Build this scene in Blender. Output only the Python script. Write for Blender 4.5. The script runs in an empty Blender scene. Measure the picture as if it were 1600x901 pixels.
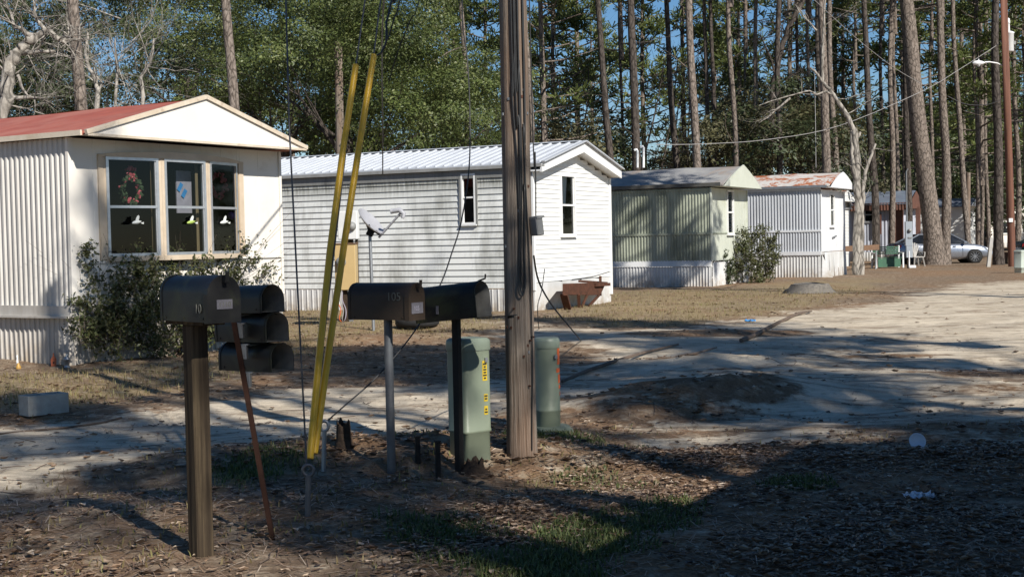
import bpy, math, random
import numpy as np
from mathutils import Vector, Matrix, noise
R = math.radians
S = bpy.context.scene
COL = S.collection
rng = random.Random(7)

# ---------------------------------------------------------------- camera
FPX = 2100.0
CAM = Vector((0, 0, 1.55))
PITCH, ROLL = R(2.06), R(1.2)
_f = Vector((0, math.cos(PITCH), -math.sin(PITCH)))
_r0 = Vector((1, 0, 0)); _u0 = Vector((0, math.sin(PITCH), math.cos(PITCH)))
_r = _r0*math.cos(ROLL) - _u0*math.sin(ROLL)
_u = _u0*math.cos(ROLL) + _r0*math.sin(ROLL)
cd = bpy.data.cameras.new('camera'); cam = bpy.data.objects.new('camera', cd); COL.objects.link(cam)
M = Matrix((( _r.x, _u.x, -_f.x, CAM.x), (_r.y, _u.y, -_f.y, CAM.y), (_r.z, _u.z, -_f.z, CAM.z), (0,0,0,1)))
cam.matrix_world = M
cd.sensor_width = 36; cd.lens = FPX/1600*36; cd.clip_end = 2000; cd.clip_start = 0.05
S.camera = cam

def ray(px, py):
    return _f + _r*((px-800)/FPX) - _u*((py-450.5)/FPX)
def P(px, py, d):                    # point at depth d metres along the optical axis
    return CAM + ray(px, py)*d

# ---------------------------------------------------------------- terrain height
BUMPS = []                           # x, y, rx, ry, h
def hgt(x, y):
    z = 0.0
    for bx, by, rx, ry, h, ca, sa in BUMPS:
        dx, dy = x-bx, y-by
        u, v = (dx*ca+dy*sa)/rx, (-dx*sa+dy*ca)/ry
        q = u*u+v*v
        if q < 6: z += h*math.exp(-q)*(1+.4*noise.noise((x*2.3,y*2.9,h*9))+.22*noise.noise((x*6,y*6,h*5)))
    z += 0.035*noise.noise((x*0.35, y*0.35, 1.3)) + 0.016*noise.noise((x*1.1, y*1.1, 4.2))
    if 3 < y < 34:
        z += 0.007*noise.noise((x*4.5, y*4.5, 7.7)) + 0.07*noise.noise((x*.22+y*.1, y*1.05-x*.12, 3.3)) + 0.02*noise.noise((x*.8, y*2.2, 6.3))*min(1,(y-3)/8)
    return z
def G(px, py):                       # where a pixel's ray meets the terrain: march, then bisect
    r = ray(px, py); a = 2.0; b = a
    while b < 400:
        p = CAM + r*b
        if p.z < hgt(p.x, p.y): break
        a = b; b += .15 if b < 25 else .8
    for _ in range(24):
        m = (a+b)/2; p = CAM + r*m
        if p.z < hgt(p.x, p.y): b = m
        else: a = m
    p = CAM + r*b; return Vector((p.x, p.y, hgt(p.x, p.y)))
def G0(px, py):
    r = ray(px, py); t = -CAM.z/r.z; return CAM + r*t
def on(x, y, dz=0.0): return Vector((x, y, hgt(x, y)+dz))
def bump(px, py, rx, ry, h, ang=0):
    p = G0(px, py); BUMPS.append((p.x, p.y, rx, ry, h, math.cos(R(ang)), math.sin(R(ang))))
bump(1085, 632, 1.0, .46, .23, 8); bump(1190, 618, .9, .4, .11, 0); bump(1000, 650, .7, .4, .10, 0)
bump(560, 735, 1.3, .7, .10, 15); bump(740, 715, 1.1, .6, .07, 15); bump(330, 800, 1.2, .9, .06, 10)
bump(640, 770, .5, .35, .06, 20); bump(1300, 560, 3.0, .5, .07, 12); bump(1230, 600, 2.2, .35, .05, 8)
bump(1050, 690, .9, .5, -.07, 10); bump(1400, 640, 2.0, .5, -.05, 5); bump(1120, 575, 1.2, .8, .09, 20)
bump(1010, 570, 1.0, .5, .05, 10); bump(60, 765, 1.2, .25, -.05, 12)

# ---------------------------------------------------------------- mesh helpers
def tagit(o, label=None, cat=None, group=None, kind=None):
    if label: o['label'] = label
    if cat: o['category'] = cat
    if group: o['group'] = group
    if kind: o['kind'] = kind
    return o
def empty(name, loc=(0,0,0), rz=0, label=None, cat=None, group=None):
    o = bpy.data.objects.new(name, None); COL.objects.link(o); o.empty_display_size = .2
    o.location = loc; o.rotation_euler = (0, 0, rz)
    return tagit(o, label, cat, group)
def dup(root, loc=None, rz=None, scale=None, label=None, group=None):
    def cp(o, par):
        c = o.copy(); COL.objects.link(c); c.parent = par
        for k in o.children: cp(k, c)
        return c
    r = cp(root, root.parent)
    if loc is not None: r.location = loc
    if rz is not None: r.rotation_euler = (0, 0, rz)
    if scale is not None: r.scale = scale if hasattr(scale, '__len__') else (scale,)*3
    if label: r['label'] = label
    if group: r['group'] = group
    return r

class MB:
    def __init__(s): s.v=[]; s.f=[]; s.m=[]; s.sm=[]
    def add(s, vs, fs, m=0, smooth=False):
        b=len(s.v); s.v += [tuple(v) for v in vs]
        for f in fs: s.f.append([b+i for i in f]); s.m.append(m); s.sm.append(smooth)
        return s
    def quad(s, a,b,c,d, m=0): return s.add([a,b,c,d], [(0,1,2,3)], m)
    def poly(s, pts, m=0): return s.add(pts, [tuple(range(len(pts)))], m)
    def box(s, c, sz, m=0, mat=None, bev=0.0):
        x,y,z = [q/2 for q in sz]; c = Vector(c)
        if bev <= 0:
            vs=[Vector((i*x,j*y,k*z)) for i in (-1,1) for j in (-1,1) for k in (-1,1)]
            fs=[(0,1,3,2),(4,6,7,5),(0,4,5,1),(2,3,7,6),(0,2,6,4),(1,5,7,3)]
        else:                                            # chamfered box
            b=min(bev, x*.9, y*.9, z*.9); vs=[]; idx={}
            for i in (-1,1):
                for j in (-1,1):
                    for k in (-1,1):
                        for ax in range(3):
                            v=[i*x,j*y,k*z]
                            for a in range(3):
                                if a!=ax: v[a]-= (i,j,k)[a]*b
                            idx[(i,j,k,ax)]=len(vs); vs.append(Vector(v))
            fs=[]
            for ax in range(3):
                o=[a for a in range(3) if a!=ax]
                for sgn in (-1,1):
                    q=[]
                    for (p,r) in ((-1,-1),(1,-1),(1,1),(-1,1)):
                        t=[0,0,0]; t[ax]=sgn; t[o[0]]=p; t[o[1]]=r; q.append(idx[(t[0],t[1],t[2],ax)])
                    fs.append(tuple(q))
                for p in (-1,1):
                    for r in (-1,1):
                        q=[]
                        for (sg,axx) in ((-1,o[0]),(1,o[0]),(1,o[1]),(-1,o[1])):
                            t=[0,0,0]; t[ax]=sg; t[o[0]]=p; t[o[1]]=r; q.append(idx[(t[0],t[1],t[2],axx)])
                        fs.append(tuple(q))
            for i in (-1,1):
                for j in (-1,1):
                    for k in (-1,1): fs.append(tuple(idx[(i,j,k,a)] for a in range(3)))
        if mat is not None: vs=[mat@v for v in vs]
        return s.add([v+c for v in vs], fs, m)
    def bar(s, a, b, w, h=None, m=0, up=(0,0,1)):          # square bar from a to b
        a,b=Vector(a),Vector(b); h=h or w; d=(b-a); L=d.length; d.normalize()
        up=Vector(up)
        if abs(d.dot(up))>.98: up=Vector((0,1,0))
        x=d.cross(up).normalized(); z=x.cross(d)
        mt=Matrix((x,d,z)).transposed()
        return s.box((a+b)/2,(w,L,h),m,mt)
    def tube(s, pts, rad, n=8, m=0, cap=True, smooth=True, jit=0, rnd=None):
        pts=[Vector(p) for p in pts]; k=len(pts)
        if not hasattr(rad,'__len__'): rad=[rad]*k
        t0=(pts[1]-pts[0]).normalized(); ref=Vector((1,0,0)) if abs(t0.x)<.8 else Vector((0,1,0))
        nx=t0.cross(ref).normalized(); vs=[]; fs=[]
        for i,p in enumerate(pts):
            t=(pts[min(i+1,k-1)]-pts[max(i-1,0)]).normalized()
            nx=(nx-t*nx.dot(t)).normalized(); ny=t.cross(nx)
            for j in range(n):
                a=2*math.pi*j/n; rr=rad[i]*(1+(jit*(rnd.random()-.5) if rnd else 0))
                vs.append(p+nx*(math.cos(a)*rr)+ny*(math.sin(a)*rr))
        for i in range(k-1):
            for j in range(n):
                fs.append((i*n+j,i*n+(j+1)%n,(i+1)*n+(j+1)%n,(i+1)*n+j))
        s.add(vs,fs,m,smooth)
        if cap:
            s.add([vs[j] for j in range(n)],[tuple(range(n-1,-1,-1))],m); s.add([vs[(k-1)*n+j] for j in range(n)],[tuple(range(n))],m)
        return s
    def lathe(s, prof, n=20, m=0, c=(0,0,0), mat=None, smooth=True, cap=True):   # prof: (r,z)
        c=Vector(c); vs=[]; fs=[]
        for r,z in prof:
            for j in range(n):
                a=2*math.pi*j/n; v=Vector((r*math.cos(a),r*math.sin(a),z)); vs.append((mat@v if mat else v)+c)
        k=len(prof)
        for i in range(k-1):
            for j in range(n): fs.append((i*n+j,i*n+(j+1)%n,(i+1)*n+(j+1)%n,(i+1)*n+j))
        s.add(vs,fs,m,smooth)
        if cap:
            if prof[0][0]>1e-4: s.add(vs[:n],[tuple(range(n-1,-1,-1))],m)
            if prof[-1][0]>1e-4: s.add(vs[-n:],[tuple(range(n))],m)
        return s
    def prism(s, pts, vec, m=0, caps=True):                # polygon pts extruded by vec
        vec=Vector(vec); pts=[Vector(p) for p in pts]; n=len(pts)
        vs=pts+[p+vec for p in pts]; fs=[(i,(i+1)%n,n+(i+1)%n,n+i) for i in range(n)]
        if caps: fs += [tuple(range(n-1,-1,-1)), tuple(range(n,2*n))]
        return s.add(vs,fs,m)
    def build(s, name, mats, parent=None, loc=None, rz=None):
        me=bpy.data.meshes.new(name); me.from_pydata([tuple(v) for v in s.v],[],s.f)
        if not isinstance(mats,(list,tuple)): mats=[mats]
        for mt in mats: me.materials.append(mt)
        me.polygons.foreach_set('material_index', s.m); me.polygons.foreach_set('use_smooth', s.sm)
        me.validate(); me.update()
        o=bpy.data.objects.new(name, me); COL.objects.link(o)
        if parent: o.parent=parent
        if loc is not None: o.location=loc
        if rz is not None: o.rotation_euler=(0,0,rz)
        return o

def npmesh(name, V, F, mats, mi=None, attrs=None, parent=None, smooth=False, link=True):
    V=np.asarray(V,np.float32); F=np.asarray(F,np.int32); m,k=F.shape
    me=bpy.data.meshes.new(name)
    me.vertices.add(len(V)); me.vertices.foreach_set('co',V.ravel())
    me.loops.add(m*k); me.loops.foreach_set('vertex_index',F.ravel())
    me.polygons.add(m); me.polygons.foreach_set('loop_start',np.arange(0,m*k,k,dtype=np.int32))
    if not isinstance(mats,(list,tuple)): mats=[mats]
    for mt in mats: me.materials.append(mt)
    if mi is not None: me.polygons.foreach_set('material_index',np.asarray(mi,np.int32))
    me.polygons.foreach_set('use_smooth',np.full(m,smooth,dtype=bool))
    for nm,(dom,arr) in (attrs or {}).items():
        a=me.attributes.new(nm,'FLOAT',dom); a.data.foreach_set('value',np.asarray(arr,np.float32))
    me.update(calc_edges=True)
    if not link: return me
    o=bpy.data.objects.new(name,me); COL.objects.link(o)
    if parent: o.parent=parent
    return o

# ---------------------------------------------------------------- materials
class NT:
    def __init__(s,name):
        s.mat=bpy.data.materials.new(name); s.mat.use_nodes=True; s.t=s.mat.node_tree; s.t.nodes.clear()
        s.out=s.n('ShaderNodeOutputMaterial'); s.b=s.n('ShaderNodeBsdfPrincipled'); s.l(s.b,0,s.out,0)
    def n(s,ty,**kw):
        nd=s.t.nodes.new(ty)
        for k,v in kw.items(): setattr(nd,k,v)
        return nd
    def l(s,a,i,b,j): s.t.links.new(a.outputs[i],b.inputs[j])
    def coord(s,kind='Object',scale=(1,1,1)):
        c=s.n('ShaderNodeTexCoord'); m=s.n('ShaderNodeMapping'); m.inputs['Scale'].default_value=scale
        s.l(c,kind,m,0); return m
    def noise(s,co,scale,detail=5,rough=.55,dist=0):
        x=s.n('ShaderNodeTexNoise'); x.inputs['Scale'].default_value=scale; x.inputs['Detail'].default_value=detail
        x.inputs['Roughness'].default_value=rough; x.inputs['Distortion'].default_value=dist
        if co: s.l(co,0,x,0)
        return x
    def ramp(s,src,i,stops):
        x=s.n('ShaderNodeValToRGB'); e=x.color_ramp.elements
        while len(e)<len(stops): e.new(.5)
        for el,(p,c) in zip(e,stops):
            el.position=p; el.color=(c,c,c,1) if not hasattr(c,'__len__') else (*c,1)
        s.l(src,i,x,0); return x
    def mix(s,fac,a,b,mode='MIX'):       # fac: (node,idx) or float; a,b: (node,idx) or colour
        x=s.n('ShaderNodeMix',data_type='RGBA',blend_type=mode)
        for inp,v in ((0,fac),(6,a),(7,b)):
            if isinstance(v,tuple) and hasattr(v[0],'outputs'): s.t.links.new(v[0].outputs[v[1]],x.inputs[inp])
            elif inp==0: x.inputs[0].default_value=v
            else: x.inputs[inp].default_value=(*v,1)
        return x
    def math(s,op,a,b=None):
        x=s.n('ShaderNodeMath',operation=op)
        for i,v in ((0,a),(1,b)):
            if v is None: continue
            if isinstance(v,tuple): s.t.links.new(v[0].outputs[v[1]],x.inputs[i])
            else: x.inputs[i].default_value=v
        return x
    def attr(s,name):
        return s.n('ShaderNodeAttribute',attribute_name=name)
    def bump(s,src,i,strength=.3,dist=.02):
        x=s.n('ShaderNodeBump'); x.inputs['Strength'].default_value=strength; x.inputs['Distance'].default_value=dist
        s.l(src,i,x,'Height'); s.l(x,0,s.b,'Normal'); return x
    def set(s,**kw):
        for k,v in kw.items(): s.b.inputs[k.replace('_',' ')].default_value=v
        return s

def pm(name,c1,c2=None,scale=6,rough=.6,metal=0,bump=.15,bscale=40,bdist=.004,stretch=(1,1,1),lo=.35,hi=.65,c3=None,s3=1.5,lo3=.5,hi3=.7,spec=.5):
    t=NT(name); c2=c2 or tuple(q*.8 for q in c1)
    co=t.coord('Object',stretch); n1=t.noise(co,scale,6,.6)
    r=t.ramp(n1,0,[(lo,0.0),(hi,1.0)]); cm=t.mix((r,0),c1,c2); last=(cm,2)
    if c3:
        n3=t.noise(co,s3,7,.65,.4); r3=t.ramp(n3,0,[(lo3,0.0),(hi3,1.0)]); last=(t.mix((r3,0),last,c3),2)
    t.l(last[0],last[1],t.b,'Base Color')
    rr=t.ramp(n1,0,[(0,max(0,rough-.12)),(1,min(1,rough+.12))]); t.l(rr,0,t.b,'Roughness')
    t.set(Metallic=metal); t.b.inputs['Specular IOR Level'].default_value=spec
    if bump>0:
        nb=t.noise(co,bscale,4,.6); t.bump(nb,0,bump,bdist)
    return t.mat

# glass: a real pane, mostly clear with a mirror-like skin
def glass(name,tint=(.75,.8,.8)):
    t=NT(name); t.t.nodes.remove(t.b)
    tr=t.n('ShaderNodeBsdfTransparent'); tr.inputs[0].default_value=(*tint,1)
    gl=t.n('ShaderNodeBsdfGlossy'); gl.inputs['Roughness'].default_value=.03
    co=t.coord('Object'); nz=t.noise(co,2.2,2); bp=t.n('ShaderNodeBump'); bp.inputs['Strength'].default_value=.06; bp.inputs['Distance'].default_value=.01
    t.l(nz,0,bp,'Height'); t.l(bp,0,gl,'Normal')
    fr=t.n('ShaderNodeFresnel'); fr.inputs[0].default_value=1.42; mx=t.n('ShaderNodeMixShader')
    t.l(fr,0,mx,0); t.l(tr,0,mx,1); t.l(gl,0,mx,2); t.l(mx,0,t.out,0)
    return t.mat

def leafmat(name,ca,cb,cc,rough=.45,trans=.25,clump=.6):
    t=NT(name); a=t.attr('rnd'); r=t.ramp(a,2,[(0,ca),(.55,cb),(1,cc)])
    co=t.coord('Object'); n=t.noise(co,clump,2); rr=t.ramp(n,0,[(.35,.62),(.65,1.15)])
    m=t.mix(1.0,(r,0),(rr,0),'MULTIPLY'); t.l(m,2,t.b,'Base Color')
    t.set(Roughness=rough); t.b.inputs['Specular IOR Level'].default_value=.45
    tl=t.n('ShaderNodeBsdfTranslucent'); t.l(m,2,tl,0); mx=t.n('ShaderNodeMixShader'); mx.inputs[0].default_value=trans
    t.l(t.b,0,mx,1); t.l(tl,0,mx,2); t.l(mx,0,t.out,0)
    return t.mat

def barkmat(name,ca,cb,cc,scale=9,bd=.03):
    t=NT(name); co=t.coord('Object',(1,1,.42)); v=t.n('ShaderNodeTexVoronoi',feature='DISTANCE_TO_EDGE'); v.inputs['Scale'].default_value=scale; w_=t.noise(co,scale*.7,4); wm=t.mix(.12,(co,0),(w_,1)); t.l(wm,2,v,0)
    n=t.noise(co,scale*2.2,6,.65); r=t.ramp(n,0,[(.3,ca),(.55,cb),(.75,cc)])
    rv=t.ramp(v,0,[(.0,.38),(.13,1.05)]); m=t.mix(1.0,(r,0),(rv,0),'MULTIPLY'); t.l(m,2,t.b,'Base Color'); t.set(Roughness=.9); t.b.inputs['Specular IOR Level'].default_value=.15
    h=t.mix(.5,(rv,0),(n,0)); t.bump(h,2,.8,bd); return t.mat

def siding_mat(name,base,dirt,band=(2.35,2.75),amount=.55,streak=1.0,z0=.4):
    """painted metal lap siding with mildew that runs down the boards"""
    t=NT(name); co=t.coord('Object'); n1=t.noise(t.coord('Object',(1,1.3,.55)),1.1,7,.65,.3)
    st=t.noise(t.coord('Object',(1,7,.5)),2.2,6,.6); fine=t.noise(co,45,4,.6)
    mul=t.mix(.22,(n1,0),(st,0)); r=t.ramp(mul,2,[(.46,0.0),(.66,1.0)])
    sep=t.n('ShaderNodeSeparateXYZ'); t.l(co,0,sep,0)
    mr=t.n('ShaderNodeMapRange'); mr.inputs[1].default_value=band[0]; mr.inputs[2].default_value=band[1]; t.l(sep,2,mr,0)
    jn=t.math('MULTIPLY',(mr,0),(t.ramp(st,0,[(.25,.35),(.6,1.0)]),0)); a=t.math('MULTIPLY',(r,0),amount); mx=t.math('MAXIMUM',(a,0),(jn,0))
    c0=t.mix((fine,0),base,tuple(q*.88 for q in base)); c=t.mix((mx,0),(c0,2),dirt)
    m2=t.n('ShaderNodeMapRange'); m2.inputs[1].default_value=.42; m2.inputs[2].default_value=.0; t.l(sep,2,m2,0); sp=t.math('MULTIPLY',(m2,0),(t.ramp(t.noise(co,5,6,.7),0,[(.38,.1),(.62,1.0)]),0)); sp=t.math('MULTIPLY',(sp,0),.8)
    c=t.mix((sp,0),(c,2),(.30,.23,.15)); t.l(c,2,t.b,'Base Color'); t.set(Roughness=.55)
    return t.mat

MT={}
MT['white_vinyl']=pm('white_vinyl_siding',(.74,.74,.72),(.68,.68,.65),2,.5,bump=.05)
MT['dirty_lap']=siding_mat('mildewed_white_lap_siding',(.76,.77,.74),(.20,.20,.17),(2.5,2.85),.65)
MT['cream_panel']=pm('cream_painted_panel',(.75,.71,.645),(.71,.66,.59),1.2,.5,bump=.05,c3=(.5,.44,.35),s3=.9,lo3=.6,hi3=.85)
MT['cream_rib']=siding_mat('weathered_cream_ribbed_metal',(.60,.575,.535),(.26,.24,.21),(9,10),.35)
MT['tan_trim']=pm('tan_painted_trim',(.58,.47,.35),(.50,.40,.29),5,.5,bump=.05)
MT['cream_trim']=pm('cream_roof_trim',(.64,.56,.45),(.52,.43,.32),4,.5,bump=.05,c3=(.33,.24,.16),s3=3,lo3=.6,hi3=.75)
MT['red_roof']=pm('red_coated_roof_metal',(.37,.095,.055),(.29,.075,.048),2.5,.62,bump=.1,bscale=20,c3=(.42,.17,.12),s3=1.2,lo3=.42,hi3=.75)
MT['galv_roof']=pm('galvanised_roof_sheet',(.60,.62,.65),(.52,.54,.57),1.5,.42,metal=.25,bump=.05)
MT['green_rib']=siding_mat('pale_green_ribbed_metal',(.36,.385,.30),(.12,.135,.09),(9,10),.85)
MT['green_panel']=pm('pale_green_panel',(.54,.56,.475),(.48,.50,.42),1.5,.5,bump=.05,c3=(.36,.37,.25),s3=1,lo3=.55,hi3=.8)
MT['grey_rib']=siding_mat('chalky_white_ribbed_metal',(.50,.52,.55),(.28,.285,.29),(9,10),.35)
MT['grey_panel']=pm('chalky_white_panel',(.70,.71,.72),(.62,.63,.64),1.5,.5,bump=.05,c3=(.45,.45,.43),s3=.9,lo3=.6,hi3=.85)
MT['skirt']=siding_mat('white_metal_skirting',(.66,.66,.65),(.30,.28,.23),(9,10),.4)
MT['skirt_cream']=siding_mat('grey_cream_metal_skirting',(.50,.47,.43),(.2,.17,.13),(9,10),.5)
MT['old_roof']=pm('tarnished_grey_roof',(.34,.33,.31),(.20,.20,.21),1.3,.6,bump=.15,bscale=15,c3=(.34,.22,.13),s3=.7,lo3=.55,hi3=.75)
MT['alu']=pm('window_aluminium',(.62,.63,.64),(.5,.51,.52),8,.35,metal=.7,bump=.03)
MT['white_frame']=pm('white_window_frame',(.78,.78,.76),(.7,.7,.68),6,.45,bump=.03)
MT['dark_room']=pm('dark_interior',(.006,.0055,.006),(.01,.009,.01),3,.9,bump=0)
MT['glass']=glass('window_glass')
MT['curtain']=pm('white_net_curtain',(.72,.72,.70),(.6,.6,.6),9,.8,bump=.3,bscale=12,bdist=.02,stretch=(6,6,.3))
MT['tan_curtain']=pm('tan_curtain',(.35,.26,.15),(.25,.18,.1),9,.8,stretch=(8,8,.3))
MT['dark_rib']=pm('blue_grey_ribbed_metal',(.46,.48,.54),(.38,.40,.46),2,.5,bump=.05)
MT['brown_trim']=pm('brown_painted_metal',(.15,.068,.046),(.105,.048,.034),4,.6,bump=.1)
MT['blue_roof']=pm('blue_grey_roof',(.20,.24,.30),(.15,.17,.22),2,.45,metal=.3,bump=.05)
def rust_roof():
    t=NT('rust_patched_roof'); co=t.coord('Object',(1.0,.9,1)); n=t.noise(co,1.0,7,.68,.6); f=t.noise(co,9,5,.6)
    m=t.mix(.25,(n,0),(f,0)); r=t.ramp(m,2,[(.50,0.0),(.535,1.0)])
    grey=t.mix((f,0),(.44,.41,.38),(.60,.57,.53)); rust=t.mix((f,0),(.27,.075,.028),(.40,.15,.065))
    c=t.mix((r,0),(grey,2),(rust,2)); t.l(c,2,t.b,'Base Color'); t.set(Roughness=.7); t.bump(f,0,.2,.005); return t.mat
MT['rust_roof']=rust_roof()
MT['black_metal']=pm('weathered_black_mailbox_metal',(.010,.010,.012),(.020,.020,.019),5,.42,metal=0,bump=.08,c3=(.045,.050,.026),s3=3.2,lo3=.48,hi3=.68,spec=.2)
MT['black_matt']=pm('black_paint',(.014,.014,.014),(.022,.021,.02),8,.6,spec=.15)
MT['bronze_metal']=pm('brown_black_mailbox_metal',(.036,.026,.019),(.048,.034,.024),4,.42,bump=.08,c3=(.016,.015,.018),s3=2,lo3=.5,hi3=.8,spec=.22)
MT['box_inside']=pm('scuffed_mailbox_inside',(.20,.195,.18),(.13,.125,.115),12,.5)
MT['zinc']=pm('galvanised_steel',(.36,.37,.38),(.28,.29,.30),9,.45,metal=.7,bump=.05)
MT['grey_pipe']=pm('grey_steel_pipe',(.13,.14,.15),(.09,.09,.10),9,.5,metal=.4,bump=.05)
MT['rusty']=pm('rusty_steel',(.10,.043,.027),(.06,.03,.02),10,.75,bump=.3,bscale=60,spec=.15)
MT['rust_brown']=pm('rust_brown_steel',(.050,.025,.018),(.032,.018,.014),7,.8,bump=.25,bscale=50,spec=.05)
MT['plate']=pm('worn_number_plate',(.13,.125,.14),(.09,.085,.10),14,.6)
MT['digit']=pm('faded_grey_vinyl_digit',(.12,.118,.10),(.08,.08,.066),30,.6)
MT['yellow_pvc']=pm('yellow_plastic_guard',(.76,.44,.018),(.66,.37,.014),4,.42,bump=.05,c3=(.26,.19,.03),s3=2.2,lo3=.55,hi3=.8)
MT['cable']=pm('black_cable',(.012,.012,.012),(.02,.02,.02),9,.5,bump=0)
MT['strand']=pm('galvanised_guy_strand',(.10,.10,.11),(.06,.06,.06),40,.5,metal=.5,bump=0)
MT['white_wire']=pm('pale_service_wire',(.33,.32,.31),(.25,.24,.23),9,.5,bump=0)
MT['ped_green']=pm('pale_green_pedestal_plastic',(.185,.215,.155),(.155,.18,.13),3,.5,bump=.04,c3=(.12,.125,.085),s3=1.8,lo3=.6,hi3=.85)
MT['ped_cap']=pm('pedestal_cap_plastic',(.22,.26,.205),(.19,.225,.175),3,.42,bump=.04)
MT['yellow_sticker']=pm('yellow_sticker',(.60,.42,.02),(.5,.35,.02),8,.5,bump=0)
MT['orange_sticker']=pm('orange_sticker',(.62,.12,.03),(.55,.1,.02),8,.5,bump=0)
MT['ink']=pm('black_print',(.02,.02,.018),(.03,.03,.025),8,.6,bump=0)
MT['concrete']=pm('grey_concrete_block',(.38,.365,.325),(.29,.275,.245),9,.85,bump=.5,bscale=70,bdist=.006)
MT['beige_box']=pm('beige_painted_cabinet',(.50,.36,.17),(.46,.33,.15),3,.5,bump=.03)
MT['dish']=pm('grey_dish_paint',(.36,.36,.38),(.31,.31,.33),5,.5,bump=.02)
MT['white_box']=pm('white_painted_cabinet',(.72,.72,.70),(.64,.64,.62),4,.5,bump=.03)
MT['orange']=pm('orange_plastic',(.36,.09,.035),(.28,.07,.03),8,.5)
MT['gold']=pm('gold_ornament_paint',(.5,.28,.05),(.35,.2,.05),8,.5)
MT['grey_box']=pm('grey_terminal_box',(.26,.26,.25),(.20,.20,.19),10,.55,bump=.05)
MT['white_paint']=pm('white_gloss_paint',(.75,.75,.74),(.66,.66,.65),6,.45,bump=.03)
MT['green_slat']=pm('green_painted_slat',(.045,.13,.075),(.035,.10,.06),7,.5,bump=.1)
MT['chair_white']=pm('pale_resin_chair',(.42,.40,.37),(.35,.33,.30),7,.5,bump=.03)
MT['car_silver']=pm('silver_blue_car_paint',(.34,.37,.43),(.33,.36,.42),3,.28,metal=.65,bump=0)
MT['car_dark']=pm('dark_green_car_paint',(.015,.03,.025),(.012,.025,.02),3,.25,metal=.2,bump=0)
MT['car_glass']=pm('tinted_car_glass',(.010,.012,.016),(.014,.016,.02),3,.08,bump=0)
MT['tyre']=pm('black_rubber',(.014,.014,.014),(.02,.02,.02),20,.8)
MT['rim']=pm('alloy_rim',(.45,.46,.48),(.38,.39,.41),12,.3,metal=.8,bump=0)
MT['lamp_lens']=pm('clear_lamp_lens',(.62,.64,.66),(.5,.52,.55),10,.12,bump=0)
MT['red_lens']=pm('red_lamp_lens',(.35,.02,.02),(.28,.015,.015),10,.15,bump=0)
MT['mast_pole']=pm('reddish_creosoted_pole',(.17,.068,.038),(.11,.046,.029),3,.8,bump=.4,bscale=18,bdist=.02,stretch=(4,4,.3))
MT['litter_white']=pm('white_litter_plastic',(.62,.64,.70),(.55,.57,.62),12,.5)
MT['stone']=pm('cut_stump_wood',(.17,.15,.125),(.10,.09,.078),14,.9,bump=.6,bscale=40,bdist=.01)
MT['charred']=pm('dark_rotted_wood',(.035,.025,.02),(.075,.052,.036),12,.95,bump=.9,bscale=30,bdist=.02,spec=.1)
MT['log']=pm('grey_brown_dead_wood',(.14,.10,.072),(.085,.06,.045),7,.9,bump=.5,bscale=30,bdist=.008)
MT['board']=pm('weathered_brown_board',(.20,.115,.065),(.15,.085,.05),5,.8,bump=.3)
MT['brown_flower']=pm('rose_silk_flower',(.55,.08,.10),(.45,.12,.14),16,.7)
MT['leafy']=pm('silk_leaf_green',(.06,.09,.035),(.04,.06,.03),16,.7)
MT['cloth_lilac']=pm('pale_lilac_cloth',(.38,.34,.40),(.30,.27,.32),9,.8)
MT['blue_bit']=pm('bright_blue_ribbon',(.05,.28,.60),(.04,.22,.5),9,.6)
MT['bird_white']=pm('white_bird_ornament',(.70,.72,.68),(.6,.62,.58),9,.5)
MT['bird_green']=pm('green_bird_body',(.35,.45,.10),(.28,.38,.08),9,.5)
MT['purple']=pm('purple_ornament',(.20,.06,.28),(.16,.05,.22),9,.5)
def polewood():
    t=NT('weathered_grey_brown_pole_wood'); co=t.coord('Object',(7,7,.22)); n=t.noise(co,2.2,8,.68,.4); f=t.noise(t.coord('Object',(30,30,.6)),3,5,.6)
    m=t.mix(.45,(n,0),(f,0)); r=t.ramp(m,2,[(.34,(.04,.03,.024)),(.45,(.155,.125,.10)),(.56,(.27,.228,.188)),(.72,(.37,.325,.28))])
    c2=t.noise(t.coord('Object',(1.2,1.2,.35)),2.5,4); rr=t.ramp(c2,0,[(.40,0.0),(.62,1.0)]); wn=t.mix((rr,0),(r,0),(.19,.105,.062),'MIX'); wn.inputs[0].default_value=.4
    sx=t.math('MULTIPLY',(rr,0),.45); t.t.links.new(sx.outputs[0],wn.inputs[0])
    t.l(wn,2,t.b,'Base Color'); t.set(Roughness=.9); t.b.inputs['Specular IOR Level'].default_value=.12; t.bump(m,2,1.0,.03); return t.mat
MT['pole']=polewood()
def postwood():
    t=NT('old_timber_post'); co=t.coord('Object',(9,9,.35)); n=t.noise(co,2.2,7,.65,.3)
    r=t.ramp(n,0,[(.32,(.018,.013,.010)),(.5,(.05,.037,.025)),(.68,(.12,.09,.055))]); t.l(r,0,t.b,'Base Color'); t.set(Roughness=.9); t.b.inputs['Specular IOR Level'].default_value=.1; t.bump(n,0,.8,.012); return t.mat
MT['post']=postwood()
MT['bark_pine']=barkmat('scaly_pine_bark',(.10,.078,.063),(.205,.168,.14),(.32,.275,.24),8.5)
MT['bark_oak_shaded']=barkmat('oak_and_shaded_pine_bark',(.045,.037,.031),(.085,.07,.06),(.15,.13,.112),6)  # real oak bark; on pines its dark tone paints shaded trunks
MT['bark_grey']=barkmat('pale_grey_bark',(.19,.17,.145),(.33,.30,.26),(.44,.41,.37),5,.015)
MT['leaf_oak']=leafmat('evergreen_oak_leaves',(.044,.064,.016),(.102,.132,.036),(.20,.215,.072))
MT['leaf_dark']=leafmat('dark_evergreen_leaves',(.030,.044,.018),(.055,.072,.028),(.11,.125,.055))
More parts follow.
